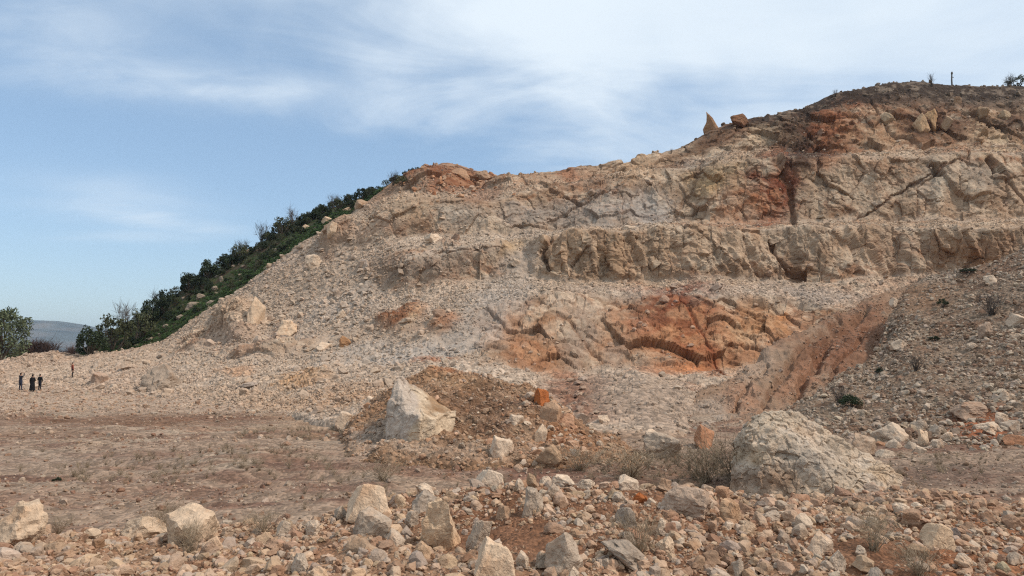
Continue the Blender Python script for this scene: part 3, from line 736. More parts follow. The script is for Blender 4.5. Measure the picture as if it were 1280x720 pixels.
def heap_tint(p, px, py):
    nz = fbm(p / 1.5, 91, 4); wx = fbm(p / 2.5, 93, 3); wy = fbm(p / 2.5, 94, 3)
    c = np.tile(np.array((0.20, 0.158, 0.118)), (len(p), 1))
    c = mixrgb(c, (0.15, 0.10, 0.068), sstep(0.0, 0.5, nz))
    return paint(c, px, py, wx, wy, ((1160, 372, 50, 22, -10, (0.215, 0.145, 0.095), .85), (1170, 345, 34, 9, -8, (0.26, 0.23, 0.195), .8), (1235, 540, 50, 30, 10, (0.27, 0.105, 0.05), .95), (1275, 560, 44, 18, 0, (0.22, 0.085, 0.042), .9), (1250, 330, 50, 14, -20, (0.185, 0.115, 0.075), .7),
                                     (1040, 400, 60, 10, -45, (0.27, 0.24, 0.21), .5), (1150, 462, 60, 20, -10, (0.20, 0.145, 0.10), .5)), nz)
HX = np.concatenate([np.arange(980, 1341, 1.4), np.linspace(1345, 1620, 60)])
S_HEAP = landform('spoil_heap',
    [L((980, 530, 40), (1020, 556, 34), (1060, 574, 30), (1100, 580, 28.6), (1180, 582, 28.2), (1280, 584, 27.8), (1620, 600, 26)),
     L((980, 519, 43), (1010, 520, 41), (1060, 530, 38), (1100, 535, 37), (1180, 530, 36), (1280, 515, 36), (1620, 480, 34)),
     L((980, 516, 44), (1010, 500, 47), (1040, 481, 50), (1070, 463, 53), (1100, 446, 56), (1107, 430, 59), (1130, 415, 57), (1200, 425, 52), (1280, 410, 50), (1620, 360, 46)),
     L((980, 515, 44.5), (1010, 498, 47.5), (1040, 479, 50.5), (1070, 461, 53.5), (1100, 443, 56.5), (1106, 418, 60), (1112, 388, 63), (1125, 364, 65), (1160, 348, 67), (1200, 337, 68), (1240, 327, 67), (1280, 313, 66), (1620, 240, 60)),
     L((980, 535, 48), (1010, 525, 51), (1040, 505, 54), (1070, 490, 58), (1100, 470, 62), (1112, 420, 69), (1160, 375, 74), (1280, 340, 76), (1620, 270, 70))],
    [60, 70, 80, 14], HX, M_HEAP, heap_tint, lambda p, px, py: 0.30 * fbm(p / 4, 96, 4) + 0.10 * fbm(p / 0.9, 97, 3) + 0.05 * fbm(p / 0.3, 98, 2), 'grey stony spoil heap rising at the right edge', shade=0.88)

def mound_tint(p, px, py):
    nz = fbm(p / 0.9, 101, 4); wx = fbm(p / 1.5, 103, 3); wy = fbm(p / 1.5, 104, 3)
    c = np.tile(np.array((0.245, 0.158, 0.097)), (len(p), 1))
    c = mixrgb(c, (0.285, 0.205, 0.14), sstep(0.0, 0.5, nz))
    return paint(c, px, py, wx, wy, ((610, 515, 56, 40, 20, (0.105, 0.062, 0.04), .95), (590, 490, 30, 16, 20, (0.24, 0.145, 0.085), .6), (545, 458, 34, 6, 0, (0.36, 0.16, 0.08), .8), (700, 550, 46, 24, 30, (0.30, 0.145, 0.07), .75), (655, 500, 30, 12, 30, (0.16, 0.105, 0.075), .7),  # first blob: dark brown earth with the flank's shade put into the tint
                                     (470, 545, 46, 18, -25, (0.36, 0.325, 0.28), .8), (600, 570, 100, 9, 0, (0.30, 0.24, 0.185), .7), (560, 470, 40, 10, 10, (0.34, 0.235, 0.145), .7), (520, 560, 40, 10, 0, (0.36, 0.31, 0.25), .6)), nz)
S_MOUND = landform('soil_mound',
    [L((400, 572, 27.5), (450, 578, 26.5), (520, 586, 25.4), (620, 590, 25), (720, 590, 25), (800, 588, 25.2), (850, 580, 26)),
     L((400, 562, 30), (440, 555, 30.5), (480, 545, 30), (540, 540, 29.6), (620, 540, 29.5), (690, 545, 29.4), (760, 566, 28), (800, 578, 27.5), (850, 575, 28)),
     L((400, 555, 33), (440, 532, 34.5), (465, 512, 35), (490, 488, 35.5), (510, 474, 36), (540, 458, 36.5), (575, 459, 36.5), (615, 468, 36), (650, 480, 35.5), (680, 498, 34.5), (705, 516, 33.5), (735, 538, 32), (780, 560, 31), (850, 572, 31)),
     L((400, 552, 37), (440, 530, 39), (490, 492, 41), (540, 472, 42), (615, 482, 42), (680, 512, 40), (735, 552, 37), (850, 566, 36))],
    [50, 70, 16], np.arange(400, 850, 1.5), M_HEAP, mound_tint, lambda p, px, py: 0.30 * fbm(p / 1.6, 106, 4) + 0.12 * fbm(p / 0.45, 107, 3) + 0.04, 'brown soil and rubble mound in the middle of the floor', sides=1.3, shade=0.85)

def build_berm():
    X = np.concatenate([np.linspace(-40, -13.2, 40), np.arange(-13, 13.01, 0.05), np.linspace(13.2, 40, 40)])
    D = np.concatenate([np.linspace(-12, 3.6, 12), np.arange(4.0, 11.5, 0.05), np.linspace(11.6, 17.5, 40)])
    gx, gy = np.meshgrid(X, D)
    px_c = W / 2 + FPX * X / 9.5
    cy = np.interp(px_c, (-200, 0, 100, 200, 300, 400, 440, 500, 600, 700, 800, 900, 1000, 1100, 1200, 1280, 1500), (672, 670, 674, 670, 664, 652, 636, 624, 614, 606, 611, 622, 632, 620, 622, 632, 640))
    zc = gsm(P(px_c, cy, np.full(len(X), 9.5))[:, 2], 6)
    z = np.zeros_like(gx)
    for j in range(len(X)):
        z[:, j] = np.interp(D, (-12, 2.5, 6.0, 8.0, 9.5, 10.3, 15.5, 17.5), (2.3, 2.3, 2.02 + 0.1 * (zc[j] - 2), 0.5 * zc[j] + 0.98, zc[j], zc[j] - 0.16, -0.25, -0.6))
    for _ in range(14):
        zp = np.concatenate([z[:1], z, z[-1:]]); z = 0.25 * zp[:-2] + 0.5 * zp[1:-1] + 0.25 * zp[2:]
    p = np.stack([gx, gy, z], -1).reshape(-1, 3)
    p[:, 2] += 0.10 * fbm(p / 1.3, 111, 4) + 0.045 * fbm(p / 0.35, 113, 3) + 0.02 * fbm(p / 0.1, 114, 2)
    nz = fbm(p / 0.7, 115, 4); lo = fbm(p / 2.5, 116, 3)
    px, py = project(p)
    c = np.tile(np.array((0.185, 0.112, 0.070)), (len(p), 1))
    c = mixrgb(c, (0.26, 0.175, 0.115), sstep(0.0, 0.5, nz))
    c = mixrgb(c, (0.15, 0.078, 0.044), 0.7 * sstep(0.0, 0.5, lo))
    c = mixrgb(c, (0.27, 0.215, 0.165), 0.7 * sstep(650, 600, py + 15 * nz) * sstep(840, 960, px))
    c = mixrgb(c, (0.24, 0.115, 0.06), 0.7 * sstep(1120, 1200, px + 40 * nz) * sstep(620, 660, py))
    o = add('rubble_berm', mesh_from('rubble_berm', p, grid_faces(len(D), len(X)), M_BERM, {'tint': c}))
    tag(o, 'foreground berm of reddish soil and limestone rubble', 'ground', kind='structure')
    g = p.reshape(len(D), len(X), 3)
    i0 = np.searchsorted(D, 3.9); j0, j1 = 36, len(X) - 36
    s = Surf(g[i0:, j0:j1]); s.c = c.reshape(len(D), len(X), 3)[i0:, j0:j1].reshape(-1, 3)
    return s
S_BERM = build_berm()

# ------------------------------------------------------------------ rocks
_ico = {}
def ico(sub):
    if sub not in _ico:
        bm = bmesh.new(); bmesh.ops.create_icosphere(bm, subdivisions=sub, radius=1.0)
        v = np.array([x.co[:] for x in bm.verts]); f = np.array([[q.index for q in y.verts] for y in bm.faces])
        bm.free(); _ico[sub] = (v / np.linalg.norm(v, axis=1, keepdims=True), f)
    return _ico[sub]

def rock_mesh(name, seed, sub, mat, planes=15, k=26.0, rough=0.06, fine=0.02, lumps=0.0, box=0.0, skirt=0.55):
    r = np.random.default_rng(seed)
    v, f = ico(sub)
    n = r.normal(size=(planes, 3)); n /= np.linalg.norm(n, axis=1, keepdims=True)
    if box > 0:
        ax = np.concatenate([np.eye(3), -np.eye(3)]) + r.normal(size=(6, 3)) * 0.12
        ax /= np.linalg.norm(ax, axis=1, keepdims=True)
        n = np.concatenate([ax, n[:max(2, int(planes * (1 - box)))]])
    d = r.uniform(0.62, 1.0, len(n))
    if box > 0: d[:6] = r.uniform(0.62, 0.74, 6); d[6:] = r.uniform(0.85, 1.05, len(d) - 6)
    dots = np.maximum(v @ n.T, 0.12)
    ri = d[None, :] / dots
    ra = -np.log(np.exp(-k * ri).sum(1)) / k
    ra = np.clip(ra, 0.3, 1.6)
    q = v * ra[:, None]
    q = q + v * (rough * fbm(q * 1.7 + seed * 3.1, seed, 4))[:, None]
    if lumps > 0:
        b, g, _ = blocks((q * 2.2 + seed).astype(F32), seed, 0.8, 0.12)
        q = q + v * (lumps * b)[:, None]
        b, g, _ = blocks((q * 5.0 + seed).astype(F32), seed + 1, 0.8, 0.12)
        q = q + v * (lumps * 0.4 * b)[:, None]
    if fine > 0:
        q = q + v * (fine * fbm(q * 7 + seed, seed + 5, 3))[:, None]
    lo, hi = q.min(0), q.max(0)
    q = (q - (lo + hi) / 2) / (hi - lo)
    q[:, 2] += 0.5
    if skirt:
        low = np.clip((0.55 - q[:, 2]) / 0.55, 0, 1)
        q[:, :2] *= (1 + skirt * low ** 1.5)[:, None]
        lo, hi = q[:, :2].min(0), q[:, :2].max(0)
        q[:, :2] = (q[:, :2] - (lo + hi) / 2) / (hi - lo)
    return mesh_from(name, q, f, mat, smooth=(sub <= 2 and False))

ROCKS = [rock_mesh('boulder', 200 + i, 4, M_BOULDER, planes=11 + i % 6, k=34, rough=0.07 + 0.02 * (i % 3), fine=0.016, lumps=0.04 + 0.02 * (i % 3), box=(0.35 if i == 0 else 0), skirt=0.3) for i in range(17)]
def _topw(me):
    co = np.array([v.co[:] for v in me.vertices]); q = co[(co[:, 2] > 0.7) & (co[:, 2] < 0.88)]
    return np.ptp(q[:, 0]) * np.ptp(q[:, 1])
ROCKS = [ROCKS[0]] + sorted(ROCKS[1:], key=_topw)[5:]      # leave out the peaked ones

def boulder(x, y, w, h, tint, label, surf, mesh=None, dep=None, rz=None, tilt=0.0, sink=0.30, name='boulder', cat='boulder', group=None, dz=0.0):
    """(x, y) photo pixel of the middle of its base, w x h its size in photo pixels."""
    p = surf.at(x, y) if dep is None else P(x, y, dep)
    m = p[1] / FPX / math.cos(PITCH)
    r = np.random.default_rng(int(x * 31 + y * 17))
    me = mesh or ROCKS[r.integers(1, len(ROCKS))]
    sw, sh = w * m, h * m / (1 - sink)
    o = add(name, me)
    th = r.uniform(-0.9, 0.9) + (math.pi if r.random() < 0.5 else 0) if rz is None else rz
    o.scale = (sw * 1.04, sw * r.uniform(0.75, 1.0), sh)
    o.rotation_euler = (r.uniform(-.2, .2), tilt or r.uniform(-.28, .28), th)
    o.location = (p[0], p[1] + sw * 0.25, p[2] - sh * sink + dz)
    j = r.uniform(0.84, 1.0)
    o.color = (*(np.asarray(tint) * j * WARM), 1)
    tag(o, label, cat, group)
    return o

# foreground boulders, one line each: base pixel, size in pixels, tint, label
C1 = (0.57, 0.465, 0.345); C2 = (0.56, 0.48, 0.38); G1 = (0.43, 0.375, 0.305); G2 = (0.34, 0.30, 0.25); T1 = (0.42, 0.31, 0.21); Y1 = (0.58, 0.46, 0.325); R1 = (0.36, 0.20, 0.12); O1 = (0.42, 0.16, 0.06)
FG = (
    (8, 678, 72, 54, C1, 'cream boulder cut off by the left frame edge on the berm crest'),
    (176, 672, 66, 28, C1, 'low flat cream boulder left of the big rounded one on the berm crest'),
    (242, 675, 86, 48, C1, 'big rounded cream boulder on the left of the berm crest'),
    (262, 694, 32, 27, C2, 'small cream block tucked under the big rounded left boulder'),
    (283, 670, 16, 14, C2, 'little pale stone right of the big rounded left boulder'),
    (22, 690, 26, 10, G1, 'flat grey stone below the boulder at the left frame edge'),
    (113, 671, 22, 12, C1, 'small cream wedge on the crest left of the low flat boulder'),
    (352, 668, 20, 20, C2, 'pale upright stone on the crest halfway to the double block'),
    (390, 667, 24, 20, C2, 'pale angular stone on the crest just left of the double block'),
    (376, 716, 28, 24, G1, 'grey angular stone near the bottom edge below the double block'),
    (398, 728, 32, 20, C1, 'cream stone cut off by the bottom edge left of centre'),
    (425, 648, 20, 17, G1, 'small grey block touching the left of the double block'),
    (464, 646, 62, 42, C1, 'upper half of the split cream double block on the crest'),
    (464, 674, 52, 38, G1, 'lower grey half of the split double block on the berm'),
    (500, 634, 20, 18, Y1, 'small yellowish stone right of the split double block'),
    (513, 657, 18, 22, G1, 'grey upright stone between the double block and the yellow faced boulder'),
    (494, 682, 24, 24, G1, 'squarish grey stone below and right of the double block'),
    (528, 640, 40, 30, G2, 'dark grey slab leaning behind the yellow faced boulder'),
    (530, 620, 30, 16, C2, 'pale flat stone on the crest above the yellow faced boulder'),
    (553, 682, 56, 72, Y1, 'tall yellow faced angular boulder in the middle of the berm'),
    (528, 695, 24, 15, T1, 'tan wedge lying below the yellow faced boulder'),
    (612, 618, 46, 30, C2, 'pale block standing highest on the middle of the berm crest'),
    (650, 612, 14, 16, C2, 'small pale pointed stone right of the highest crest block'),
    (664, 610, 16, 20, T1, 'tan pointed stone in the crest cluster right of centre'),
    (680, 620, 24, 26, C2, 'white stone in the crest cluster right of centre'),
    (668, 640, 32, 34, G1, 'grey boulder at the front of the crest cluster right of centre'),
    (695, 624, 28, 22, G1, 'round grey stone at the right of the crest cluster'),
    (706, 597, 30, 16, C2, 'pale domed stone on the crest beyond the cluster'),
    (733, 603, 22, 12, C2, 'small white stone on the crest between domed stone and long pale stone'),
    (783, 613, 32, 20, C2, 'long pale stone on the crest left of the wide flat block'),
    (590, 690, 28, 46, G1, 'narrow grey slab leaning against the large boulder at the bottom'),
    (628, 742, 62, 70, C1, 'large cream boulder cut off by the bottom edge in the middle'),
    (655, 710, 18, 20, C2, 'small pale block at the right of the large bottom boulder'),
    (704, 718, 52, 56, G1, 'big grey rounded boulder near the bottom edge right of centre'),
    (742, 688, 40, 24, C2, 'pale wedge right of the big grey rounded boulder'),
    (712, 726, 16, 18, C2, 'small white stone at the foot of the big grey boulder'),
    (784, 660, 32, 28, G2, 'dark grey knobbly boulder below the red stone'),
    (778, 630, 20, 18, G1, 'grey stone left of the small red stone'),
    (800, 628, 22, 13, O1, 'small brick red stone on the berm crest'),
    (817, 632, 14, 12, C2, 'small white stone right of the brick red stone'),
    (854, 640, 66, 38, (0.46, 0.37, 0.29), 'wide flat faced cream block on the right of the crest'),
    (885, 640, 20, 20, C2, 'pale wedge leaning on the right end of the wide flat block'),
    (826, 664, 16, 18, C2, 'small pale stone below the wide flat block'),
    (836, 690, 24, 20, C1, 'cream stone among gravel below the wide flat block'),
    (912, 650, 30, 28, T1, 'tan crumbling stone right of the wide flat block'),
    (912, 662, 18, 10, C2, 'small white cobble above the red based boulder'),
    (962, 706, 82, 48, (0.44, 0.34, 0.25), 'large tilted boulder with a rusty base on the right of the berm'),
    (918, 722, 18, 22, G1, 'upright grey cobble below the rusty based boulder'),
    (938, 722, 22, 14, T1, 'tan cobble at the bottom edge below the rusty based boulder'),
    (966, 655, 26, 16, G1, 'grey stone on top of the slope above the rusty based boulder'),
    (1010, 657, 22, 18, C2, 'pale cobble right of and above the rusty based boulder'),
    (1000, 673, 22, 18, G1, 'grey cobble just right of the rusty based boulder'),
    (1028, 695, 34, 32, C2, 'pale rounded boulder right of the rusty based boulder'),
    (1055, 712, 28, 28, G1, 'grey rounded boulder lower right of the pale rounded one'),
    (1034, 712, 18, 16, G1, 'small grey stone between two rounded boulders on the right'),
    (1077, 694, 20, 14, C2, 'small flat pale stone right of the two rounded boulders'),
    (1098, 726, 24, 16, G1, 'grey stone cut by the bottom edge on the right'),
    (1126, 640, 26, 14, C2, 'smooth pale dome of stone on the right crest'),
    (1148, 636, 18, 10, C2, 'small pale stone right of the smooth dome on the right crest'),
    (1172, 686, 40, 34, Y1, 'round yellowish boulder on the right of the berm'),
    (1155, 696, 32, 18, T1, 'tan slab leaning below the round yellowish boulder'),
    (1205, 709, 36, 18, C2, 'flat oval pale stone at the bottom right'),
    (1180, 698, 16, 12, R1, 'small reddish stone under the round yellowish boulder'),
    (1197, 672, 18, 14, (0.20, 0.18, 0.17), 'dark grey stone right of the round yellowish boulder'),
    (1233, 716, 14, 16, C2, 'small upright pale stone at the bottom right'),
    (1256, 717, 20, 16, (0.40, 0.36, 0.25), 'greenish grey round stone at the bottom right'),
    (1272, 705, 30, 16, G1, 'grey stone at the right frame edge near the bottom'),
)
for (x, y, w, h, c, lab) in FG:
    flat = 'slab' in lab or 'flat' in lab
    boulder(x, y, w * 0.9, h * 0.9, c, lab, S_BERM, group='boulders on the foreground berm')
# the long dark slab lying down the slope
boulder(788, 706, 80, 22, (0.36, 0.315, 0.26), 'long grey slab lying slanted down the berm', S_BERM, ROCKS[3], rz=0.1, tilt=0.42, group='boulders on the foreground berm')

# big rocks standing on the floor
BIG3 = rock_mesh('outcrop', 412, 5, M_BIGROCK, planes=12, k=24, rough=0.10, fine=0.02, lumps=0.09)
def mass_relief(sc, amp, seed):
    def f(p, px, py):
        b1, g1, _ = blocks(p / (0.9 * sc), seed, 0.9, 0.07); b2, g2, _ = blocks(p / (0.33 * sc), seed + 1, 0.9, 0.09); b3, g3, _ = blocks(p / (0.13 * sc), seed + 2, 0.8, 0.1)
        return amp * (0.16 * b1 + 0.10 * b2 + 0.10 * b3 + 0.50 * fbm(p / 1.1, seed, 4) + 0.09 * fbm(p / 0.2, seed + 4, 3))
    return f
def fin_tint(p, px, py):
    nz = fbm(p / 0.6, 311, 4); wx = fbm(p / 0.8, 312, 3); wy = fbm(p / 0.8, 313, 3)
    c = np.tile(np.array((0.47, 0.395, 0.29)), (len(p), 1)); c = mixrgb(c, (0.54, 0.47, 0.36), sstep(-0.1, 0.5, nz))
    c = paint(c, px, py, wx, wy, ((550, 500, 26, 24, 0, (0.235, 0.145, 0.075), 1.0), (536, 482, 30, 12, 0, (0.21, 0.135, 0.082), .95)), nz)
    edge = np.interp(py, (465, 485, 520, 545, 560), (508, 522, 527, 512, 505))
    return mixrgb(c, (0.43, 0.395, 0.35), 0.85 * sstep(5, -5, px - edge + 7 * nz + 5 * wx))
landform('outcrop',
    [L((484, 556, 29.5), (490, 564, 28.9), (515, 568, 28.5), (540, 562, 28.6), (560, 548, 29.2), (570, 530, 29.8)), L((484, 540, 29.7), (487, 518, 29.6), (505, 516, 29.0), (524, 520, 28.6), (545, 524, 28.9), (560, 514, 29.6), (570, 512, 30.1)),
     L((484, 530, 30.0), (487, 500, 30.0), (491, 480, 30.1), (497, 470, 30.3), (503, 469, 30.5), (510, 477, 30.7), (530, 492, 31.0), (550, 506, 31.2), (570, 520, 31.4)), L((482, 530, 31), (495, 485, 32.2), (501, 478, 32.4), (530, 492, 32.4), (570, 510, 32))],
    [60, 60, 16], np.arange(482, 570.1, 0.8), M_BIGROCK_T, fin_tint, lambda p, px, py: 0.10 * fbm(p / 0.9, 315, 4) + 0.05 * blocks(p / 0.5, 316, 0.9, 0.08)[0] + 0.03 * fbm(p / 0.2, 317, 3), 'tall grey and cream rock standing at the left end of the soil mound', smooth=1, under=0.3, thing='rock')
def huge_tint(p, px, py):
    nz = fbm(p / 0.6, 321, 4); wx = fbm(p / 0.8, 322, 3); wy = fbm(p / 0.8, 323, 3)
    c = np.tile(np.array((0.48, 0.415, 0.325)), (len(p), 1)); c = mixrgb(c, (0.56, 0.505, 0.42), sstep(-0.1, 0.5, nz))
    return paint(c, px, py, wx, wy, ((1010, 580, 50, 16, 20, (0.37, 0.345, 0.30), .8), (945, 598, 50, 20, 8, (0.22, 0.14, 0.088), .95), (935, 570, 18, 12, 0, (0.42, 0.33, 0.215), .7), (1100, 592, 22, 14, 20, (0.45, 0.345, 0.225), .7), (965, 525, 40, 12, 0, (0.50, 0.45, 0.36), .6)), nz)
landform('outcrop',
    [L((914, 612, 21.2), (928, 616, 20.8), (950, 618, 20.3), (1000, 622, 19.8), (1060, 624, 19.6), (1105, 624, 19.6), (1128, 618, 19.9)), L((914, 556, 21.9), (930, 552, 21.2), (960, 556, 20.7), (1010, 572, 20.4), (1060, 588, 20.2), (1100, 597, 20.2), (1128, 606, 20.3)),
     L((914, 550, 22.2), (922, 533, 22.1), (934, 521, 22.1), (955, 515, 22.1), (985, 516, 22.1), (1008, 523, 22), (1030, 537, 21.8), (1055, 553, 21.5), (1085, 571, 21.2), (1108, 584, 20.9), (1128, 604, 20.7)),
     L((914, 560, 23), (955, 530, 24), (985, 530, 24), (1030, 550, 23.6), (1085, 580, 22.8), (1128, 606, 22)), L((914, 590, 24), (955, 580, 25), (1030, 590, 24.8), (1128, 610, 23.5))],
    [80, 70, 20, 16], np.arange(914, 1128.1, 0.9), M_BIGROCK_T, huge_tint, mass_relief(1.2, 0.42, 325), 'huge pale rock sloping down to the right beyond the berm', smooth=3, under=0.3, thing='rock', shade=0.86)
MIDS = (
    (678, 503, 22, 20, O1, 'bright orange cube of rock perched on the mound', S_MOUND, ROCKS[0]),
    (686, 524, 28, 26, (0.44, 0.31, 0.21), 'peach coloured boulder under the orange cube', S_MOUND, None),
    (708, 530, 20, 14, (0.42, 0.27, 0.18), 'small peach stone right of the boulder under the orange cube', S_MOUND, None),
    (672, 550, 16, 22, C1, 'upright cream stone on the mound slope below the orange cube', S_MOUND, None),
    (690, 582, 34, 26, T1, 'round tan boulder at the right foot of the mound', S_MOUND, None),
    (628, 568, 30, 26, C2, 'pale jagged rock at the front foot of the mound', S_MOUND, None),
    (643, 528, 20, 12, C2, 'pale stone halfway up the mound', S_MOUND, None),
    (491, 577, 20, 13, C2, 'white stone on the floor before the tall grey rock', S_FLOOR, None),
    (521, 574, 24, 10, C2, 'low white stone right of the white stone before the grey rock', S_FLOOR, None),
    (832, 572, 44, 32, G1, 'grey boulder on the floor midway to the huge pale rock', S_FLOOR, None),
    (815, 546, 16, 10, C2, 'small white stone behind the grey floor boulder', S_FLOOR, None),
    (882, 560, 34, 28, R1, 'red brown block behind the dry weeds', S_FLOOR, None),
    (775, 560, 14, 10, C2, 'small white stone on the floor right of the mound', S_FLOOR, None),
    (756, 527, 18, 10, C2, 'white stone on the red gravel behind the mound', S_WALL, None),
    (430, 530, 26, 18, C2, 'pale boulder on the tan rise left of the mound', S_WALL, None),
    (461, 508, 14, 15, C2, 'small pale boulder upslope of the pale boulder left of the mound', S_WALL, None),
    (200, 484, 58, 28, (0.33, 0.28, 0.225), 'big rounded brown grey boulder on the left scree', S_WALL, BIG3),
    (125, 476, 22, 14, (0.42, 0.33, 0.26), 'smooth pinkish boulder left of the big rounded one on the scree', S_WALL, None),
    (306, 482, 28, 6, (0.34, 0.30, 0.26), 'thin flat slab jutting out of the left scree', S_WALL, ROCKS[3]),
    (403, 434, 24, 10, C2, 'white slab over a dark hollow in the grey talus', S_WALL, None),
    (428, 432, 14, 14, (0.40, 0.25, 0.14), 'rusty block beside the white slab in the talus', S_WALL, None),
    (355, 415, 28, 18, C1, 'cream boulder right of the cream outcrop on the left slope', S_WALL, None),
    (318, 402, 24, 34, C1, 'tall cream boulder on the cream outcrop of the left slope', S_WALL, None),
    (424, 396, 14, 12, C2, 'pale boulder in the middle of the left talus', S_WALL, None),
    (395, 333, 20, 18, C2, 'pale boulder in the upper left talus', S_WALL, None),
    (460, 362, 30, 16, (0.38, 0.34, 0.29), 'grey boulder below the rounded grey outcrop', S_WALL, None),
    (455, 335, 22, 14, (0.40, 0.35, 0.30), 'grey boulder left of the rounded grey outcrop', S_WALL, None),
    (410, 290, 18, 16, C1, 'cream boulder at the edge between scrub and talus', S_WALL, None),
    (380, 286, 12, 9, C1, 'single cream boulder sitting in the dark scrub', S_WALL, None),
    (408, 276, 14, 8, C1, 'small cream boulder on top of the one at the scrub edge', S_WALL, None),
    (434, 262, 14, 7, C1, 'small pale boulder by the scrub edge near the summit', S_WALL, None),
    (448, 258, 18, 12, (0.42, 0.32, 0.23), 'tan boulder below the red summit cap', S_WALL, None),
    (544, 300, 26, 11, C2, 'pale boulder on the upper left bench', S_WALL, None),
    (570, 298, 14, 9, (0.28, 0.20, 0.15), 'brown boulder on the upper left bench', S_WALL, None),
    (575, 218, 22, 12, (0.40, 0.27, 0.18), 'tan boulder on the red summit cap', S_WALL, None),
    (608, 222, 18, 10, (0.38, 0.28, 0.20), 'tan boulder right of the red summit cap', S_WALL, None),
    (786, 284, 22, 6, C2, 'long pale stone on the edge of the second bench', S_WALL, None),
    (1150, 160, 22, 24, (0.42, 0.31, 0.20), 'tan block in the dark soil of the top face', S_WALL, None),
    (1167, 155, 18, 26, (0.42, 0.29, 0.17), 'tall yellowish block right of the tan block in the top face', S_WALL, None),
    (1184, 158, 16, 14, (0.36, 0.28, 0.20), 'small round block in the dark soil of the top face', S_WALL, None),
    (1232, 142, 14, 12, (0.34, 0.26, 0.18), 'small tan block under the rim at the right', S_WALL, None),
    (1256, 146, 13, 13, (0.36, 0.29, 0.20), 'small tan block under the rim nearest the right edge', S_WALL, None),
    (1200, 128, 14, 9, (0.36, 0.26, 0.18), 'small tan stone under the post on the rim', S_WALL, None),
    (925, 157, 28, 15, (0.22, 0.125, 0.075), 'brown lumpy rock on the rim right of the rock horn', S_WALL, None),
    (963, 148, 14, 9, (0.16, 0.13, 0.11), 'small dark stone on the rim', S_WALL, None),
    (1110, 152, 26, 16, (0.42, 0.34, 0.24), 'cream block high in the top face', S_WALL, None),
    # spoil heap
    (1122, 552, 40, 24, C2, 'largest pale boulder of the pile at the foot of the spoil heap', S_HEAP, None),
    (1086, 568, 36, 28, (0.42, 0.34, 0.26), 'tan boulder at the left end of the pile below the heap', S_HEAP, None),
    (1102, 564, 26, 14, (0.36, 0.22, 0.14), 'reddish boulder in the pile below the heap', S_HEAP, None),
    (1108, 572, 22, 12, C2, 'flat pale stone at the front of the pile below the heap', S_HEAP, None),
    (1122, 566, 22, 18, C2, 'pale block below the largest boulder of the pile', S_HEAP, None),
    (1142, 570, 22, 18, G1, 'grey block in the front row of the pile', S_HEAP, None),
    (1156, 556, 18, 20, C1, 'upright cream block at the right of the pile', S_HEAP, None),
    (1152, 573, 20, 16, C2, 'white block at the front right of the pile', S_HEAP, None),
    (1172, 562, 20, 16, G1, 'grey block at the right end of the pile', S_HEAP, None),
    (1150, 536, 18, 12, G1, 'grey stone on top of the pile', S_HEAP, None),
    (1170, 540, 16, 12, G1, 'grey stone at the upper right of the pile', S_HEAP, None),
    (1186, 548, 16, 10, C2, 'pale stone between the pile and the red soil patch', S_HEAP, None),
    (1216, 522, 40, 22, (0.38, 0.29, 0.22), 'broad tan boulder above the red soil patch', S_HEAP, None),
    (1240, 540, 26, 12, C2, 'white flat boulder on the red soil patch', S_HEAP, None),
    (1266, 536, 26, 12, G1, 'grey flat boulder right of the white one on the red soil', S_HEAP, None),
    (1252, 528, 16, 12, C2, 'small pale stone above the red soil patch', S_HEAP, None),
    (1274, 556, 30, 12, R1, 'reddish flat boulder at the right frame edge', S_HEAP, None),
    (1258, 500, 18, 12, C2, 'pale stone high above the red soil patch', S_HEAP, None),
    (1236, 420, 24, 18, (0.34, 0.27, 0.21), 'brownish boulder high on the spoil heap', S_HEAP, None),
    (1271, 406, 24, 14, C2, 'white boulder by the right edge high on the spoil heap', S_HEAP, None),
    (1269, 424, 14, 10, C2, 'small white stone below the white boulder at the right edge', S_HEAP, None),
    (1125, 434, 22, 11, C2, 'white angular boulder at the left edge of the spoil heap', S_HEAP, None),
    (1216, 436, 14, 8, C2, 'small pale stone in the middle of the spoil heap', S_HEAP, None),
    (1241, 352, 14, 11, C2, 'white stone near the crest of the spoil heap', S_HEAP, None),
    (1102, 374, 12, 10, C2, 'pale stone at the top corner of the eroded bank', S_HEAP, None),
)
for (x, y, w, h, c, lab, s, me) in MIDS:
    boulder(x, y, w, h, c, lab, s, me)

# the leaning horn of rock on the skyline
def horn():
    p = P(893, 178, 129.0)
    me = rock_mesh('rock_horn', 431, 4, M_BIGROCK, planes=12, k=26, rough=0.08, fine=0.03, lumps=0.06)
    co = np.array([v.co[:] for v in me.vertices])
    z = co[:, 2].copy()
    tap = 1.0 - 0.80 * z ** 1.3
    co[:, 0] = co[:, 0] * tap - 0.32 * z ** 1.6; co[:, 1] *= tap
    me.vertices.foreach_set('co', co.astype(F32).ravel()); me.update()
    o = add('rock_horn', me); m = 129 / FPX
    o.location = p; o.scale = (31 * m, 24 * m, 40 * m); o.color = (0.32, 0.19, 0.11, 1)
    tag(o, 'pointed orange brown rock horn standing on the skyline', 'rock')
horn()

# ------------------------------------------------------------------ loose stones: the largest are things, the rest is rubble
pebbles = bpy.data.collections.new('rubble_shapes')
for i in range(9):
    me = rock_mesh('rubble_shape', 300 + i, 2, M_STONE, planes=9 + i % 4, k=44, rough=0.05, fine=0.0, box=0.5 if i % 3 == 0 else 0)
    o = bpy.data.objects.new('rubble_shape', me); pebbles.objects.link(o)

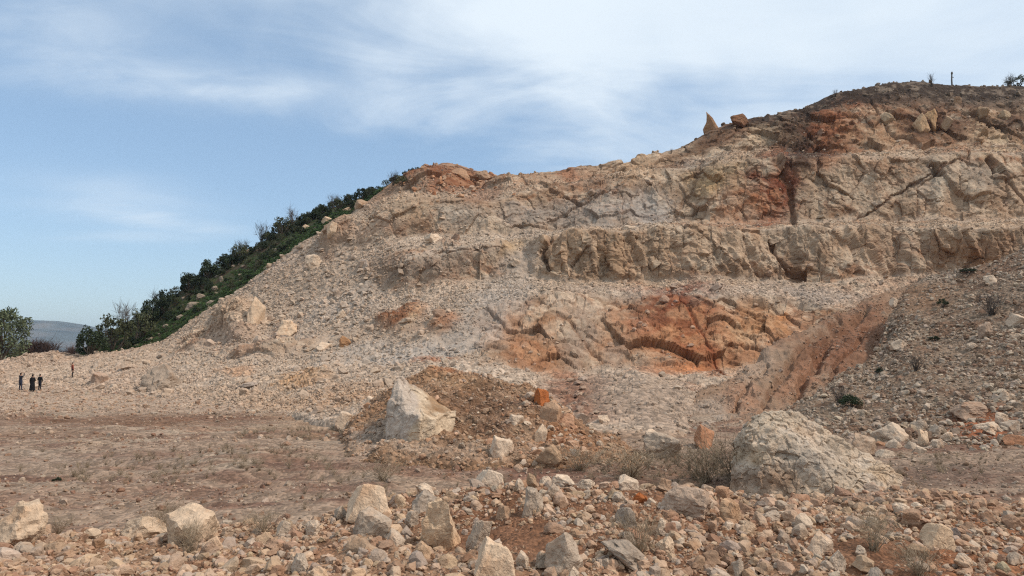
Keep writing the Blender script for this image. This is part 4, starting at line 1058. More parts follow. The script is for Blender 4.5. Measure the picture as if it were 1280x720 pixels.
def scatter_group(coll, name):
    ng = bpy.data.node_groups.new(name, 'GeometryNodeTree')
    ng.interface.new_socket('Geometry', in_out='INPUT', socket_type='NodeSocketGeometry')
    ng.interface.new_socket('Geometry', in_out='OUTPUT', socket_type='NodeSocketGeometry')
    gi = ng.nodes.new('NodeGroupInput'); go = ng.nodes.new('NodeGroupOutput')
    ip = ng.nodes.new('GeometryNodeInstanceOnPoints')
    ci = ng.nodes.new('GeometryNodeCollectionInfo')
    ci.inputs['Collection'].default_value = coll
    ci.inputs['Separate Children'].default_value = True
    ci.inputs['Reset Children'].default_value = True
    def na(n, t):
        a = ng.nodes.new('GeometryNodeInputNamedAttribute'); a.data_type = t
        a.inputs['Name'].default_value = n
        return a.outputs['Attribute']
    er = ng.nodes.new('FunctionNodeEulerToRotation')
    ng.links.new(na('rot', 'FLOAT_VECTOR'), er.inputs[0])
    ng.links.new(gi.outputs[0], ip.inputs['Points'])
    ng.links.new(ci.outputs[0], ip.inputs['Instance'])
    ip.inputs['Pick Instance'].default_value = True
    ng.links.new(na('idx', 'INT'), ip.inputs['Instance Index'])
    ng.links.new(er.outputs[0], ip.inputs['Rotation'])
    ng.links.new(na('scl', 'FLOAT_VECTOR'), ip.inputs['Scale'])
    ng.links.new(ip.outputs[0], go.inputs[0])
    return ng
NG_STONE = scatter_group(pebbles, 'rubble_scatter')

def scatter(name, ng, pts, rot, scl, idx, tint, label, cat):
    me = bpy.data.meshes.new(name)
    n = len(pts)
    me.vertices.add(n); me.vertices.foreach_set('co', np.ascontiguousarray(pts, F32).ravel())
    for an, av in (('rot', rot), ('scl', scl)):
        a = me.attributes.new(an, 'FLOAT_VECTOR', 'POINT'); a.data.foreach_set('vector', np.ascontiguousarray(av, F32).ravel())
    a = me.attributes.new('idx', 'INT', 'POINT'); a.data.foreach_set('value', np.ascontiguousarray(idx, np.int32))
    a = me.attributes.new('tint', 'FLOAT_COLOR', 'POINT'); a.data.foreach_set('color', np.ascontiguousarray(np.concatenate([tint * WARM, np.ones((n, 1))], 1), F32).ravel())
    o = add(name, me)
    md = o.modifiers.new('scatter', 'NODES'); md.node_group = ng
    tag(o, label, cat, kind='stuff')
    return o

def pick(surf, weight, n, jitter=0.5):
    w = weight * surf.area
    w = np.maximum(w, 0); w = w / w.sum()
    k = rng.choice(len(w), n, p=w)
    g = np.sqrt(surf.area[k])[:, None]
    t = np.cross(surf.nn[k], rng.normal(size=(n, 3)))
    return k, surf.p[k] + t * g * jitter * 0.5

def power(n, a, lo, hi):
    u = rng.random(n)
    return (lo ** -a + u * (hi ** -a - lo ** -a)) ** (-1 / a)

SINGLES = []      # (pos, size, tint, zone)
def rubble(name, surf, weight, n, a, lo, hi, tint_of, label, zone=None, keep=0, flat=0.7, inframe=True):
    if inframe:
        weight = weight * ((surf.px > -120) & (surf.px < 1400) & (surf.py < 840))
    k, p = pick(surf, weight, n)
    s = power(n, a, lo, hi)
    sc = np.stack([s * rng.uniform(0.8, 1.25, n), s * rng.uniform(0.7, 1.1, n), s * rng.uniform(0.45, 0.95, n) * flat / 0.7], 1)
    rot = np.stack([rng.normal(0, 0.35, n), rng.normal(0, 0.35, n), rng.uniform(0, 6.28, n)], 1)
    tint = tint_of(k, n)
    p = p.copy(); p[:, 2] -= sc[:, 2] * 0.28
    idx = rng.integers(0, 9, n)
    order = np.argsort(-s)
    if keep:
        px, py = project(p)
        okk = [i for i in order if 4 < px[i] < 1276 and 90 < py[i] < 716][:keep]
        for i in okk:
            SINGLES.append((p[i], sc[i], rot[i], tint[i], zone))
        m = np.ones(n, bool); m[okk] = False
    else:
        m = np.ones(n, bool)
    scatter(name, NG_STONE, p[m], rot[m], sc[m], idx[m], tint[m], label, 'rubble')

def palette(*cs, var=0.12, k=1.0):
    cs = np.array(cs) * k
    def f(k, n):
        t = cs[rng.integers(0, len(cs), n)]
        return t * rng.uniform(1 - var, 1 + var, (n, 1)) * (1 + rng.normal(0, 0.012, (n, 3)))
    return f
def local(surf, lift, *cs, mixin=0.5):
    f = palette(*cs)
    def g(k, n):
        b = surf.c[k] * lift
        m = (rng.random((n, 1)) * mixin + (1 - mixin) * 0.35)
        return b * (1 - m) + f(k, n) * m
    return g

# foreground berm
wb = np.ones(len(S_BERM.p)) * (S_BERM.p[:, 1] < 11.5) * (np.abs(S_BERM.p[:, 0]) < 10.5)
wb = wb * sstep(-0.9, 0.5, fbm(S_BERM.p / 1.1, 131, 3))
berm_pal = palette((0.48, 0.37, 0.275), (0.46, 0.36, 0.27), (0.34, 0.235, 0.165), (0.46, 0.355, 0.25), (0.44, 0.38, 0.31), (0.40, 0.29, 0.20), (0.36, 0.31, 0.255), (0.36, 0.25, 0.175), (0.43, 0.33, 0.235), (0.33, 0.215, 0.145), k=0.9)
rubble('berm_rubble', S_BERM, wb, 26000, 1.7, 0.02, 0.115, berm_pal, 'loose small rubble covering the foreground berm')
rubble('berm_stones', S_BERM, wb, 4600, 2.3, 0.065, 0.24, berm_pal, 'fist sized stones strewn over the foreground berm', 'berm', keep=110)
# floor
ff = S_FLOOR
wf = np.ones(len(ff.p)) * sstep(-0.5, 0.4, fbm(ff.p * (0.15, 0.5, 1), 141, 3)) * (15 / np.maximum(ff.p[:, 1], 15)) ** 1.1
floor_pal = palette((0.40, 0.33, 0.26), (0.36, 0.30, 0.24), (0.30, 0.21, 0.15), (0.44, 0.37, 0.30), (0.27, 0.17, 0.12), k=0.8)
rubble('floor_gravel', ff, wf, 36000, 1.9, 0.035, 0.24, floor_pal, 'gravel and small stones strewn over the quarry floor')
apron = sstep(530, 508, ff.py + 6 * fbm(ff.p / 4, 143, 3)) * sstep(470, 380, ff.px) + 0.25 * np.exp(-((ff.py - 548) / 6) ** 2) * (ff.px < 420)
rubble('apron_scree', ff, apron, 9000, 1.9, 0.10, 0.42, palette((0.44, 0.36, 0.28), (0.42, 0.36, 0.295), (0.40, 0.31, 0.235), (0.36, 0.26, 0.19), k=0.86), 'pale scree strewn out over the floor at the left')
# talus, benches and left slopes
w = S_WALL
tal = (1 - 0.9 * w.R) * (w.seg < 8) * sstep(0, 0.1, 1 - w.R)
left = sstep(700, 560, w.px)
dens = tal * (np.where(w.seg == 0, 0.12, 0.35) + left) * (w.py < 556)
cl = sstep(-0.7, 0.5, fbm(w.p / 3.5, 151, 3))
tal_tint = local(w, 1.10, (0.44, 0.40, 0.34), (0.40, 0.345, 0.28), (0.46, 0.385, 0.30), (0.36, 0.32, 0.27), mixin=0.34)
rubble('scree', w, dens * cl, 52000, 1.9, 0.10, 0.42, tal_tint, 'pale scree stones covering the talus slopes')
cl2 = np.exp(-(((w.px - 400) / 90) ** 2 + ((w.py - 360) / 55) ** 2)) + 0.5 * np.exp(-(((w.px - 480) / 160) ** 2 + ((w.py - 425) / 35) ** 2)) + 0.35 * np.exp(-((w.py - 296) / 5) ** 2) * ((w.px > 520) & (w.px < 720)) + 0.22 * left
rubble('talus_blocks', w, tal * cl2 + 0.1, 3600, 2.3, 0.32, 1.4, tal_tint, 'larger pale blocks lying in the left talus', 'talus', keep=60)
bench = ((w.seg == 2) | (w.seg == 4) | (w.seg == 6) | (w.seg == 0)) * (w.px > 620) * np.where(w.seg == 0, 0.12, 1.0)
rubble('bench_rubble', w, bench.astype(float), 9000, 2.3, 0.09, 0.45, tal_tint, 'rubble lying on the benches and below the faces')
topw = ((w.seg == 7) * (w.px > 880) + 0.5 * (w.seg == 8) * (w.px > 850)).astype(float)
rubble('rim_rubble', w, topw * (w.tt < 0.85), 420, 2.0, 0.25, 1.3, local(w, 1.2, (0.36, 0.265, 0.18), (0.26, 0.18, 0.12)), 'stones in the dark soil under the right rim')
redw = np.exp(-(((w.px - 565) / 55) ** 2 + ((w.py - 226) / 16) ** 2))
rubble('summit_rubble', w, redw, 500, 2.0, 0.3, 1.4, palette((0.36, 0.21, 0.13), (0.40, 0.28, 0.19), (0.28, 0.14, 0.08)), 'red brown blocks on the left summit cap')
# heap, mound, bank
hp = S_HEAP
hw = (0.35 + sstep(-0.4, 0.5, fbm(hp.p / 2.5, 161, 3))) * (1 - 0.8 * np.exp(-(((hp.px - 1160) / 55) ** 2 + ((hp.py - 372) / 24) ** 2)))
heap_pal = palette((0.33, 0.285, 0.23), (0.28, 0.235, 0.185), (0.40, 0.35, 0.285), (0.42, 0.37, 0.30), (0.23, 0.175, 0.13), (0.20, 0.14, 0.10), k=0.92)
rubble('heap_rubble', hp, hw, 22000, 1.8, 0.075, 0.48, heap_pal, 'grey stones covering the spoil heap')
hpile = np.exp(-(((hp.px - 1140) / 50) ** 2 + ((hp.py - 548) / 22) ** 2)) + 0.7 * np.exp(-(((hp.px - 1250) / 60) ** 2 + ((hp.py - 505) / 18) ** 2)) + 0.05
rubble('heap_blocks', hp, hpile, 420, 2.2, 0.22, 0.62, heap_pal, 'larger grey blocks at the foot of the spoil heap', 'heap', keep=45)
mo = S_MOUND
rubble('mound_rubble', mo, np.ones(len(mo.p)), 15000, 1.9, 0.04, 0.30, local(mo, 1.25, (0.40, 0.31, 0.22), (0.36, 0.24, 0.16), (0.42, 0.36, 0.29)), 'stones and clods on the soil mound')
mw = np.exp(-(((mo.px - 690) / 40) ** 2 + ((mo.py - 540) / 35) ** 2)) + 0.15
rubble('mound_stones', mo, mw, 420, 2.0, 0.14, 0.5, palette((0.42, 0.30, 0.21), (0.40, 0.25, 0.16), (0.42, 0.36, 0.29)), 'larger stones on the right flank of the mound', 'mound', keep=20)
bk = S_BANK
rubble('bank_rubble', bk, sstep(-0.3, 0.5, fbm(bk.p / 3, 163, 3)), 4500, 2.0, 0.07, 0.4, local(bk, 1.15, (0.38, 0.32, 0.26), (0.34, 0.25, 0.18)), 'gravel sprinkled over the eroded bank')

ZONE = {'berm': ('loose limestone stone lying in the red soil of the foreground berm', 'loose stones on the foreground berm'),
        'talus': ('pale limestone block lying in the left talus slope', 'blocks in the left talus'),
        'heap': ('grey limestone block lying near the foot of the spoil heap', 'blocks on the spoil heap'),
        'mound': ('peach coloured stone lying on the flank of the soil mound', 'stones on the soil mound')}
SMALL = [rock_mesh('stone', 340 + i, 3, M_BOULDER, planes=9 + i % 5, k=30, rough=0.07, fine=0.02, lumps=0.05, box=0.5 if i % 3 == 0 else 0) for i in range(10)]
NAMED = []
for o in list(col.objects):
    if o.get('category') in ('boulder', 'rock') and o.type == 'MESH':
        a = o['label']
        for cut in (' on ', ' at ', ' of ', ' in ', ' below ', ' under ', ' above ', ' beside ', ' left ', ' right ', ' among ', ' behind ', ' between ', ' beyond ', ' near ', ' cut ', ' before ', ' touching ', ' standing ', ' lying ', ' halfway ', ' by ', ' tucked ', ' leaning ', ' perched ', ' sloping ', ' jutting ', ' over ', ' sitting ', ' just ', ' and right ', ' lower ', ' upslope '):
            a = a.split(cut)[0]
        q = np.array(o.matrix_basis.translation) if o.name.split('.')[0] != 'outcrop' else np.array([v.co[:] for v in o.data.vertices]).mean(0)
        NAMED.append((a, *project(q)))
SEEN = {}; USED = {}
for a, x, y in NAMED: SEEN[a] = SEEN.get(a, 0) + 1
NAMED = [n for n in NAMED if SEEN[n[0]] == 1]
def stone_label(p, sc, t, z):
    x, y = project(p)
    a, bx, by = min(NAMED, key=lambda n: (n[1] - x) ** 2 + (n[2] - y) ** 2)
    dx, dy = float(x - bx), float(y - by)
    far = 'close' if math.hypot(dx, dy) < 25 else 'a little way' if math.hypot(dx, dy) < 60 else 'well'
    way = ('left of' if dx < 0 else 'right of') if abs(dx) > abs(dy) else ('above' if dy < 0 else 'below')
    tone = 'reddish' if t[0] > 1.75 * t[2] and t[0] < 0.37 else 'pale' if t[1] > 0.37 else 'tan' if t[0] > 1.5 * t[2] else 'greyish'
    shape = 'flat' if sc[2] < 0.5 * sc[0] else 'chunky' if sc[2] > 0.8 * sc[0] else 'angular'
    return f'{tone} {shape} loose stone {far} {way} the {a}'
for i, (p, sc, rot, t, z) in enumerate(SINGLES):
    o = add('stone', SMALL[i % 10], loc=p)
    o.scale = sc; o.rotation_euler = rot; o.color = (*(t * WARM), 1)
    lab = stone_label(p, sc, t, z)
    if USED.setdefault(lab, z) != z:
        lab += {'berm': ' on the berm', 'talus': ' in the talus', 'heap': ' on the heap', 'mound': ' on the mound'}[z]
    tag(o, lab, 'stone', ZONE[z][1])

# ------------------------------------------------------------------ plants
def leaf_mat(name, c, var=0.35):
    m, t, b = new_mat(name)
    info = nd(t, 'ShaderNodeObjectInfo')
    cc = scaled(t, (*c,), noise(t, pos(t), 1.6, 3, 0.6), 1 - var, 1 + var)
    n = nd(t, 'ShaderNodeMapRange'); t.links.new(info.outputs['Random'], n.inputs[0])
    n.inputs[3].default_value = 0.75; n.inputs[4].default_value = 1.3
    v = nd(t, 'ShaderNodeVectorMath', operation='SCALE'); t.links.new(cc, v.inputs[0]); t.links.new(n.outputs[0], v.inputs['Scale'])
    t.links.new(v.outputs[0], b.inputs['Base Color'])
    b.inputs['Roughness'].default_value = 0.7
    return m
M_LEAF = leaf_mat('evergreen_leaf', (0.030, 0.042, 0.020))
M_LEAF2 = leaf_mat('olive_leaf', (0.075, 0.082, 0.040))
M_LEAF3 = leaf_mat('tree_leaf', (0.105, 0.125, 0.068))
M_TURF = leaf_mat('green_herb', (0.046, 0.078, 0.025), 0.5)
M_DRY = leaf_mat('dry_stem', (0.24, 0.185, 0.125), 0.25)
M_TWIG = leaf_mat('bare_twig', (0.075, 0.060, 0.050), 0.25)
M_REDTWIG = leaf_mat('red_brown_twig', (0.075, 0.048, 0.042), 0.25)
M_BARK = plain_mat('bark', (0.075, 0.058, 0.045), var=0.35, sc=9)

def tube(path, radii, sides=5):
    path = np.asarray(path, float); vs = []; fs = []
    for i, (p, r) in enumerate(zip(path, radii)):
        d = path[min(i + 1, len(path) - 1)] - path[max(i - 1, 0)]
        d /= np.linalg.norm(d) + 1e-9
        a = np.cross(d, (0.3, 0.9, 0.2)); a /= np.linalg.norm(a) + 1e-9; b = np.cross(d, a)
        for s in range(sides):
            th = 2 * math.pi * s / sides
            vs.append(p + r * (a * math.cos(th) + b * math.sin(th)))
        if i:
            for s in range(sides):
                fs.append(((i - 1) * sides + s, (i - 1) * sides + (s + 1) % sides, i * sides + (s + 1) % sides, i * sides + s))
    return np.array(vs), np.array(fs)

def join(parts):
    vs, fs, o = [], [], 0
    for v, f in parts:
        vs.append(v); fs.append(f + o); o += len(v)
    return np.concatenate(vs), np.concatenate(fs)

def leaves(centers, size, r):
    n = len(centers)
    a = r.normal(size=(n, 3)); a /= np.linalg.norm(a, axis=1, keepdims=True)
    b = np.cross(a, r.normal(size=(n, 3))); b /= np.linalg.norm(b, axis=1, keepdims=True)
    s = size * r.uniform(0.6, 1.4, (n, 1))
    v = np.stack([centers - a * s, centers + b * s * 0.45, centers + a * s, centers - b * s * 0.45], 1).reshape(-1, 3)
    return v, np.arange(4 * n).reshape(n, 4)

def shrub_parts(seed, n=1500, leaf=0.055, clumps=26, flat=0.8, mat=None, airy=0.0):
    """Unit shrub: about 1 wide, 0.9 tall, leafy clumps on a few stems."""
    r = np.random.default_rng(seed)
    d = r.normal(size=(clumps, 3)); d[:, 2] = np.abs(d[:, 2]) * 0.9 - 0.15
    d /= np.linalg.norm(d, axis=1, keepdims=True)
    rad = r.uniform(0.45, 1.0, (clumps, 1)) ** 0.6
    cen = d * rad * np.array((0.42, 0.42, 0.42 * flat * 1.25)) + (0, 0, 0.42 * flat)
    csz = r.uniform(0.07, 0.17, clumps) * (1 - 0.3 * airy)
    k = r.integers(0, clumps, n)
    q = r.normal(size=(n, 3)); q /= np.linalg.norm(q, axis=1, keepdims=True)
    pts = cen[k] + q * (csz[k] * r.uniform(0.3, 1.0, n) ** 0.5)[:, None]
    pts[:, 2] = np.maximum(pts[:, 2], 0.02)
    crown = mesh_from('crown', *leaves(pts, leaf, r), mat)
    st = []
    for c in cen[:9]:
        base = np.array((r.normal(0, .03), r.normal(0, .03), -0.05)); mid = (base + c) / 2 + r.normal(0, 0.04, 3)
        st.append(tube([base, mid, c, c + (c - mid) * 0.35], [0.022, 0.015, 0.009, 0.003], 4))
    stem = mesh_from('stem', *join(st), M_BARK)
    return crown, stem

def twig_parts(seed, n=26, h=1.0, spread=0.5, thick=0.008, branch=3, mat=None):
    r = np.random.default_rng(seed); out = []
    for i in range(n):
        th = r.uniform(0, 6.28); lean = r.uniform(0.1, 1.0) * spread; hh = h * r.uniform(0.5, 1.0)
        e = np.array((math.cos(th) * lean, math.sin(th) * lean, hh)); b = np.array((r.normal(0, .04), r.normal(0, .04), -0.03))
        m = (b + e) / 2 + r.normal(0, 0.06, 3)
        out.append(tube([b, m, e], [thick, thick * 0.7, thick * 0.3], 3))
        for j in range(branch):
            t = r.uniform(0.35, 0.95); o = m + (e - m) * t
            q = o + (e - b) * 0.22 + r.normal(0, 0.13, 3)
            out.append(tube([o, (o + q) / 2 + r.normal(0, .015, 3), q], [thick * 0.55, thick * 0.4, thick * 0.2], 3))
    return mesh_from('twigs', *join(out), mat)

SHRUBS = [shrub_parts(500 + i, 1700, 0.040, 24 + 3 * i, 0.75 + 0.1 * (i % 3), M_LEAF) for i in range(4)] + [shrub_parts(520 + i, 1100, 0.036, 30, 0.9, M_LEAF2, 0.6) for i in range(3)]
BARE = [twig_parts(540 + i, 34, 1.0, 0.45, 0.010, 5, M_TWIG) for i in range(3)]

def plant(name, meshes, p, w, h, label, cat, group=None, rz=None):
    e = bpy.data.objects.new(name, None); col.objects.link(e)
    e.location = p; e.scale = (w, w, h); e.rotation_euler = (0, 0, random.uniform(0, 6.28) if rz is None else rz)
    e.empty_display_size = 0.2
    for nm, me in meshes:
        add(nm, me, e)
    tag(e, label, cat, group)
    return e

def shrub(i, p, w, h, label, group=None):
    c, s = SHRUBS[i]
    return plant('shrub', (('crown', c), ('stem', s)), p, w, h, label, 'shrub', group)

# scrub on the left hillside: shrubs that can be told apart on the skyline first
for (x, y, w, h, i, lab) in ((112, 441, 40, 44, 0, 'dark round shrub at the very foot of the scrub hillside'), (142, 436, 46, 50, 4, 'tall grey green shrub next to the foot of the hillside'), (172, 424, 40, 42, 5, 'olive bush behind the tall grey green shrub'),
                             (206, 392, 26, 36, 1, 'dark shrub on the skyline a third of the way up'), (187, 405, 24, 34, 2, 'dark pointed shrub on the lower skyline'), (236, 362, 30, 30, 3, 'dark rounded shrub on the skyline above the pale rocks'), (262, 345, 26, 26, 1, 'dark shrub on the skyline halfway up the hillside'),
                             (298, 325, 26, 24, 6, 'olive shrub on the skyline past halfway'), (352, 292, 28, 26, 6, 'airy olive shrub on the upper skyline'), (420, 262, 26, 20, 5, 'olive shrub on the skyline near the summit'), (452, 250, 20, 18, 2, 'small dark shrub on the skyline near the red cap'), (500, 232, 20, 16, 6, 'small olive shrub left of the red summit cap')):
    p = S_WALL.at(x, y); m = p[1] / FPX
    shrub(i, p - np.array((0, 0, 0.1)), w * m, h * m * 1.1, lab)
hk = np.where((S_WALL.seg == 8) & (S_WALL.px > 100) & (S_WALL.px < 525) & (S_WALL.tt > 0.05) & (S_WALL.tt < 0.98))[0]
ww = S_WALL.area[hk] * (0.25 + S_WALL.tt[hk]); ww /= ww.sum()
for q in rng.choice(hk, 280, p=ww, replace=False):
    p = S_WALL.p[q]; t = S_WALL.tt[q]
    s = rng.uniform(0.9, 2.3) * (0.6 + 0.5 * t) * (1.0 if p[0] < -35 else 0.8)
    kind = int(rng.choice([0, 1, 2, 3, 0, 1, 4, 5, 6]))
    x = float(project(p)[0])
    lab = ('dark evergreen' if kind < 4 else 'airy olive green') + (' large' if s > 2.0 else ' small') + ' shrub ' + ('at the foot of' if x < 160 else 'low on' if x < 220 else 'below the middle of' if x < 280 else 'above the middle of' if x < 350 else 'high on' if x < 430 else 'near the top of') + ' the left hillside ' + ('by the scree edge' if t < 0.33 else 'in mid scrub' if t < 0.7 else 'near the skyline')
    shrub(kind, p - np.array((0, 0, 0.12)), s, s * rng.uniform(0.7, 1.15), lab, 'scrub on the left hillside')
for (x, y, h, i) in ((325, 300, 20, 0), (366, 280, 18, 1), (300, 318, 16, 2), (195, 385, 18, 1), (155, 408, 26, 0), (415, 258, 14, 2), (490, 230, 14, 0)):
    p = S_WALL.at(x, y); m = p[1] / FPX
    plant('bare_shrub', (('twigs', BARE[i]),), p, h * m * 1.2, h * m * 1.2, 'leafless twiggy shrub on the skyline ' + ('at the foot of' if x < 170 else 'low on' if x < 250 else 'halfway up' if x < 310 else 'past halfway up' if x < 340 else 'high on' if x < 380 else 'near the top of' if x < 450 else 'at the top of') + ' the left hillside', 'shrub', 'bare shrubs on the left skyline')
# low green herbs along the scree edge
herb = bpy.data.collections.new('herb_shapes')
for i in range(3):
    r = np.random.default_rng(560 + i)
    q = r.normal(0, 0.3, (90, 3)); q[:, 2] = np.abs(q[:, 2]) * 0.6
    ho = bpy.data.objects.new('herb_shape', mesh_from('herb', *leaves(q, 0.13, r), M_TURF)); herb.objects.link(ho)
NG_HERB = scatter_group(herb, 'herb_scatter')
w = S_WALL
hw2 = ((w.seg == 8) & (w.px > 100) & (w.px < 480)) * sstep(0.75, 0.1, w.tt)
k, p = pick(w, hw2.astype(float), 1500)
s = rng.uniform(0.3, 0.8, len(p))
scatter('green_herbs', NG_HERB, p, np.stack([0 * s, 0 * s, rng.uniform(0, 6, len(s))], 1), np.stack([s, s, s], 1), rng.integers(0, 3, len(s)), np.ones((len(s), 3)), 'low green herbs along the edge of the scrub hillside', 'herbs')
# pale rocks in the scrub
for (x, y, ww_, hh) in ((236, 384, 26, 16), (250, 372, 18, 12), (222, 398, 20, 10), (268, 362, 14, 12), (262, 378, 22, 8), (205, 408, 14, 8), (185, 424, 18, 7), (276, 350, 10, 12), (300, 344, 14, 8), (170, 432, 16, 6), (320, 330, 12, 7), (345, 312, 12, 7), (290, 332, 9, 6), (228, 372, 10, 6), (310, 312, 10, 6), (395, 272, 9, 6)):
    boulder(x, y, ww_ * 0.7, hh * 0.6, (0.27, 0.235, 0.19), ('broad' if ww_ > 17 else 'small') + ' pale weathered rock in the scrub ' + ('at the foot of' if x < 190 else 'low on' if x < 232 else 'below the middle of' if x < 266 else 'halfway up' if x < 302 else 'high on') + ' the left hillside', S_WALL, name='stone', cat='stone', group='rocks in the hillside scrub')

# tree at the left frame edge and the thicket behind it
def tree(name, base, height, width, seed, label, mat, n=5200, leaf=0.02, clumps=60):
    r = np.random.default_rng(seed)
    e = bpy.data.objects.new(name, None); col.objects.link(e); e.location = base; e.scale = (width, width, height)
    tr = [tube([(0, 0, -0.03), (0.01, 0.0, 0.12), (0.0, 0.02, 0.28), (0.02, 0.0, 0.5)], [0.045, 0.034, 0.026, 0.014], 7)]
    d = r.normal(size=(clumps, 3)); d /= np.linalg.norm(d, axis=1, keepdims=True)
    cen = d * (r.uniform(0.3, 1.0, (clumps, 1)) ** 0.5) * (0.44, 0.44, 0.40) + (0, 0, 0.52)
    cs = r.uniform(0.06, 0.13, clumps)
    for c in cen[:18]:
        a = np.array((0, 0, r.uniform(0.1, 0.4))); m = (a + c) / 2 + r.normal(0, 0.03, 3)
        tr.append(tube([a, m, c], [0.016, 0.010, 0.004], 5))
    add('trunk', mesh_from('trunk', *join(tr), M_BARK), e)
    k = r.integers(0, clumps, n); q = r.normal(size=(n, 3)); q /= np.linalg.norm(q, axis=1, keepdims=True)
    pts = cen[k] + q * (cs[k] * r.uniform(0.2, 1.0, n) ** 0.5)[:, None]
    add('crown', mesh_from('crown', *leaves(pts, leaf, r), mat), e)
    tag(e, label, 'tree')
    return e
p = P(-2, 466, 116); tree('olive_tree', p, 11.5, 11.0, 610, 'grey green tree cut off by the left frame edge', M_LEAF3)
p = P(22, 462, 128); tree('bushy_tree', p, 4.6, 5.0, 612, 'low dark tree between the edge tree and the thicket', M_LEAF, 3000)
TH = [twig_parts(620 + i, 60, 1.0, 0.55, 0.014, 7, M_REDTWIG) for i in range(2)]
for (x, y, h, i) in ((38, 456, 26, 0), (50, 453, 24, 1), (60, 449, 20, 0), (30, 458, 24, 1), (44, 452, 24, 1), (84, 452, 14, 0), (92, 450, 16, 1), (76, 452, 12, 1)):
    p = P(x, y, 124); m = 124 / FPX
    plant('thicket_bush', (('twigs', TH[i]),), p, h * m * 1.2, h * m, 'dark red brown leafless bush in the thicket behind the scree', 'bush', 'thicket behind the left scree')

# single bushes on the heap, the rim and the floor
for (x, y, w_, h_, i, lab, s) in ((1061, 508, 28, 20, 0, 'round dark green bush low on the spoil heap', S_HEAP), (1100, 466, 14, 9, 1, 'small dark green bush at the left edge of the spoil heap', S_HEAP), (1178, 382, 14, 10, 2, 'small dark green bush near the top of the spoil heap', S_HEAP),
                               (1166, 424, 14, 6, 1, 'low dark tuft halfway up the spoil heap', S_HEAP), (1208, 341, 20, 8, 3, 'dark green bush on the crest of the spoil heap', S_HEAP), (70, 600, 12, 7, 1, 'small dark tuft alone on the quarry floor', S_FLOOR)):
    p = s.at(x, y); m = p[1] / FPX
    shrub(i, p - np.array((0, 0, 0.03)), w_ * m, h_ * m * 1.2, lab)
for (x, y, w_, h_, i, lab, s) in ((1240, 392, 40, 26, 0, 'grey leafless bush high on the spoil heap', S_HEAP), (1144, 462, 34, 18, 1, 'grey leafless bush in the middle of the spoil heap', S_HEAP), (1050, 502, 30, 22, 2, 'grey twigs beside the round dark bush on the heap', S_HEAP),
                               (1164, 106, 10, 16, 1, 'leafless bush on the rim left of the post', S_WALL), (1043, 119, 7, 9, 2, 'tiny leafless bush on the rim', S_WALL), (840, 190, 6, 6, 1, 'tiny leafless bush on the left part of the rim', S_WALL)):
    p = s.at(x, y); m = p[1] / FPX
    plant('bare_shrub', (('twigs', BARE[i]),), p, w_ * m, h_ * m, lab, 'shrub')
p = P(1272, 109, 139.0); m = 139 / FPX
shrub(5, p, 30 * m, 17 * m, 'airy bush on the rim at the right frame edge')
plant('bare_shrub', (('twigs', BARE[0]),), P(1262, 109, 139.0), 18 * m, 15 * m, 'leafless bush beside the airy bush on the rim', 'shrub')

# dry weeds in front
WEED = [twig_parts(640 + i, 60, 1.0, 0.6, 0.006, 5, M_DRY) for i in range(3)] + [twig_parts(650 + i, 3, 1.0, 0.14, 0.007, 2, M_DRY) for i in range(2)]
for (x, y, w_, h_, i, lab, s) in ((925, 612, 90, 62, 0, 'broad tangle of dry weeds behind the wide flat block', S_FLOOR), (880, 600, 80, 42, 1, 'dry weed tangle left of the broad one', S_FLOOR), (790, 596, 80, 34, 2, 'low dry weeds behind the crest right of the mound', S_FLOOR), (722, 590, 60, 28, 0, 'low dry weeds at the right foot of the mound', S_FLOOR),
                               (236, 690, 54, 36, 1, 'grey dry weed growing before the big rounded left boulder', S_BERM), (205, 668, 50, 40, 2, 'dry weed behind the low flat boulder on the left crest', S_BERM), (800, 690, 60, 44, 0, 'dry weed hanging over the long dark slab', S_BERM), (1092, 690, 60, 50, 2, 'dry weed between the rounded boulders and the yellowish boulder', S_BERM), (1150, 724, 60, 34, 1, 'pale dry grass tuft at the bottom right', S_BERM),
                               (812, 606, 10, 60, 3, 'single tall dry stem behind the crest', S_FLOOR), (916, 618, 12, 100, 4, 'tallest single dry stem beside the huge pale rock', S_FLOOR), (75, 660, 40, 20, 0, 'low dry weed on the left crest', S_BERM), (330, 666, 60, 26, 1, 'low dry weed on the crest before the double block', S_BERM), (480, 604, 60, 24, 2, 'grey dry weed on the floor behind the double block', S_FLOOR)):
    p = s.at(x, y); m = p[1] / FPX
    plant('dry_weed', (('stems', WEED[i]),), p, w_ * m, h_ * m, lab, 'weed')
grass = bpy.data.collections.new('grass_shapes')
for i in range(3):
    grass.objects.link(bpy.data.objects.new('grass_shape', twig_parts(660 + i, 22, 1.0, 0.6, 0.012, 1, M_DRY)))
NG_GRASS = scatter_group(grass, 'grass_scatter')
gw = np.ones(len(ff.p)) * sstep(0.0, 0.5, fbm(ff.p * (0.2, 0.35, 1), 171, 3)) * (ff.p[:, 1] < 40) * (ff.p[:, 1] > 14)
gw = gw + 2.5 * np.exp(-(((ff.px - 850) / 140) ** 2 + ((ff.py - 590) / 22) ** 2))
k, p = pick(ff, gw, 3200); s = rng.uniform(0.10, 0.30, len(p))
scatter('dry_grass', NG_GRASS, p, np.stack([0 * s, 0 * s, rng.uniform(0, 6, len(s))], 1), np.stack([s * 1.4, s * 1.4, s], 1), rng.integers(0, 3, len(s)), np.ones((len(s), 3)), 'short dry grass tufts on the quarry floor', 'grass')

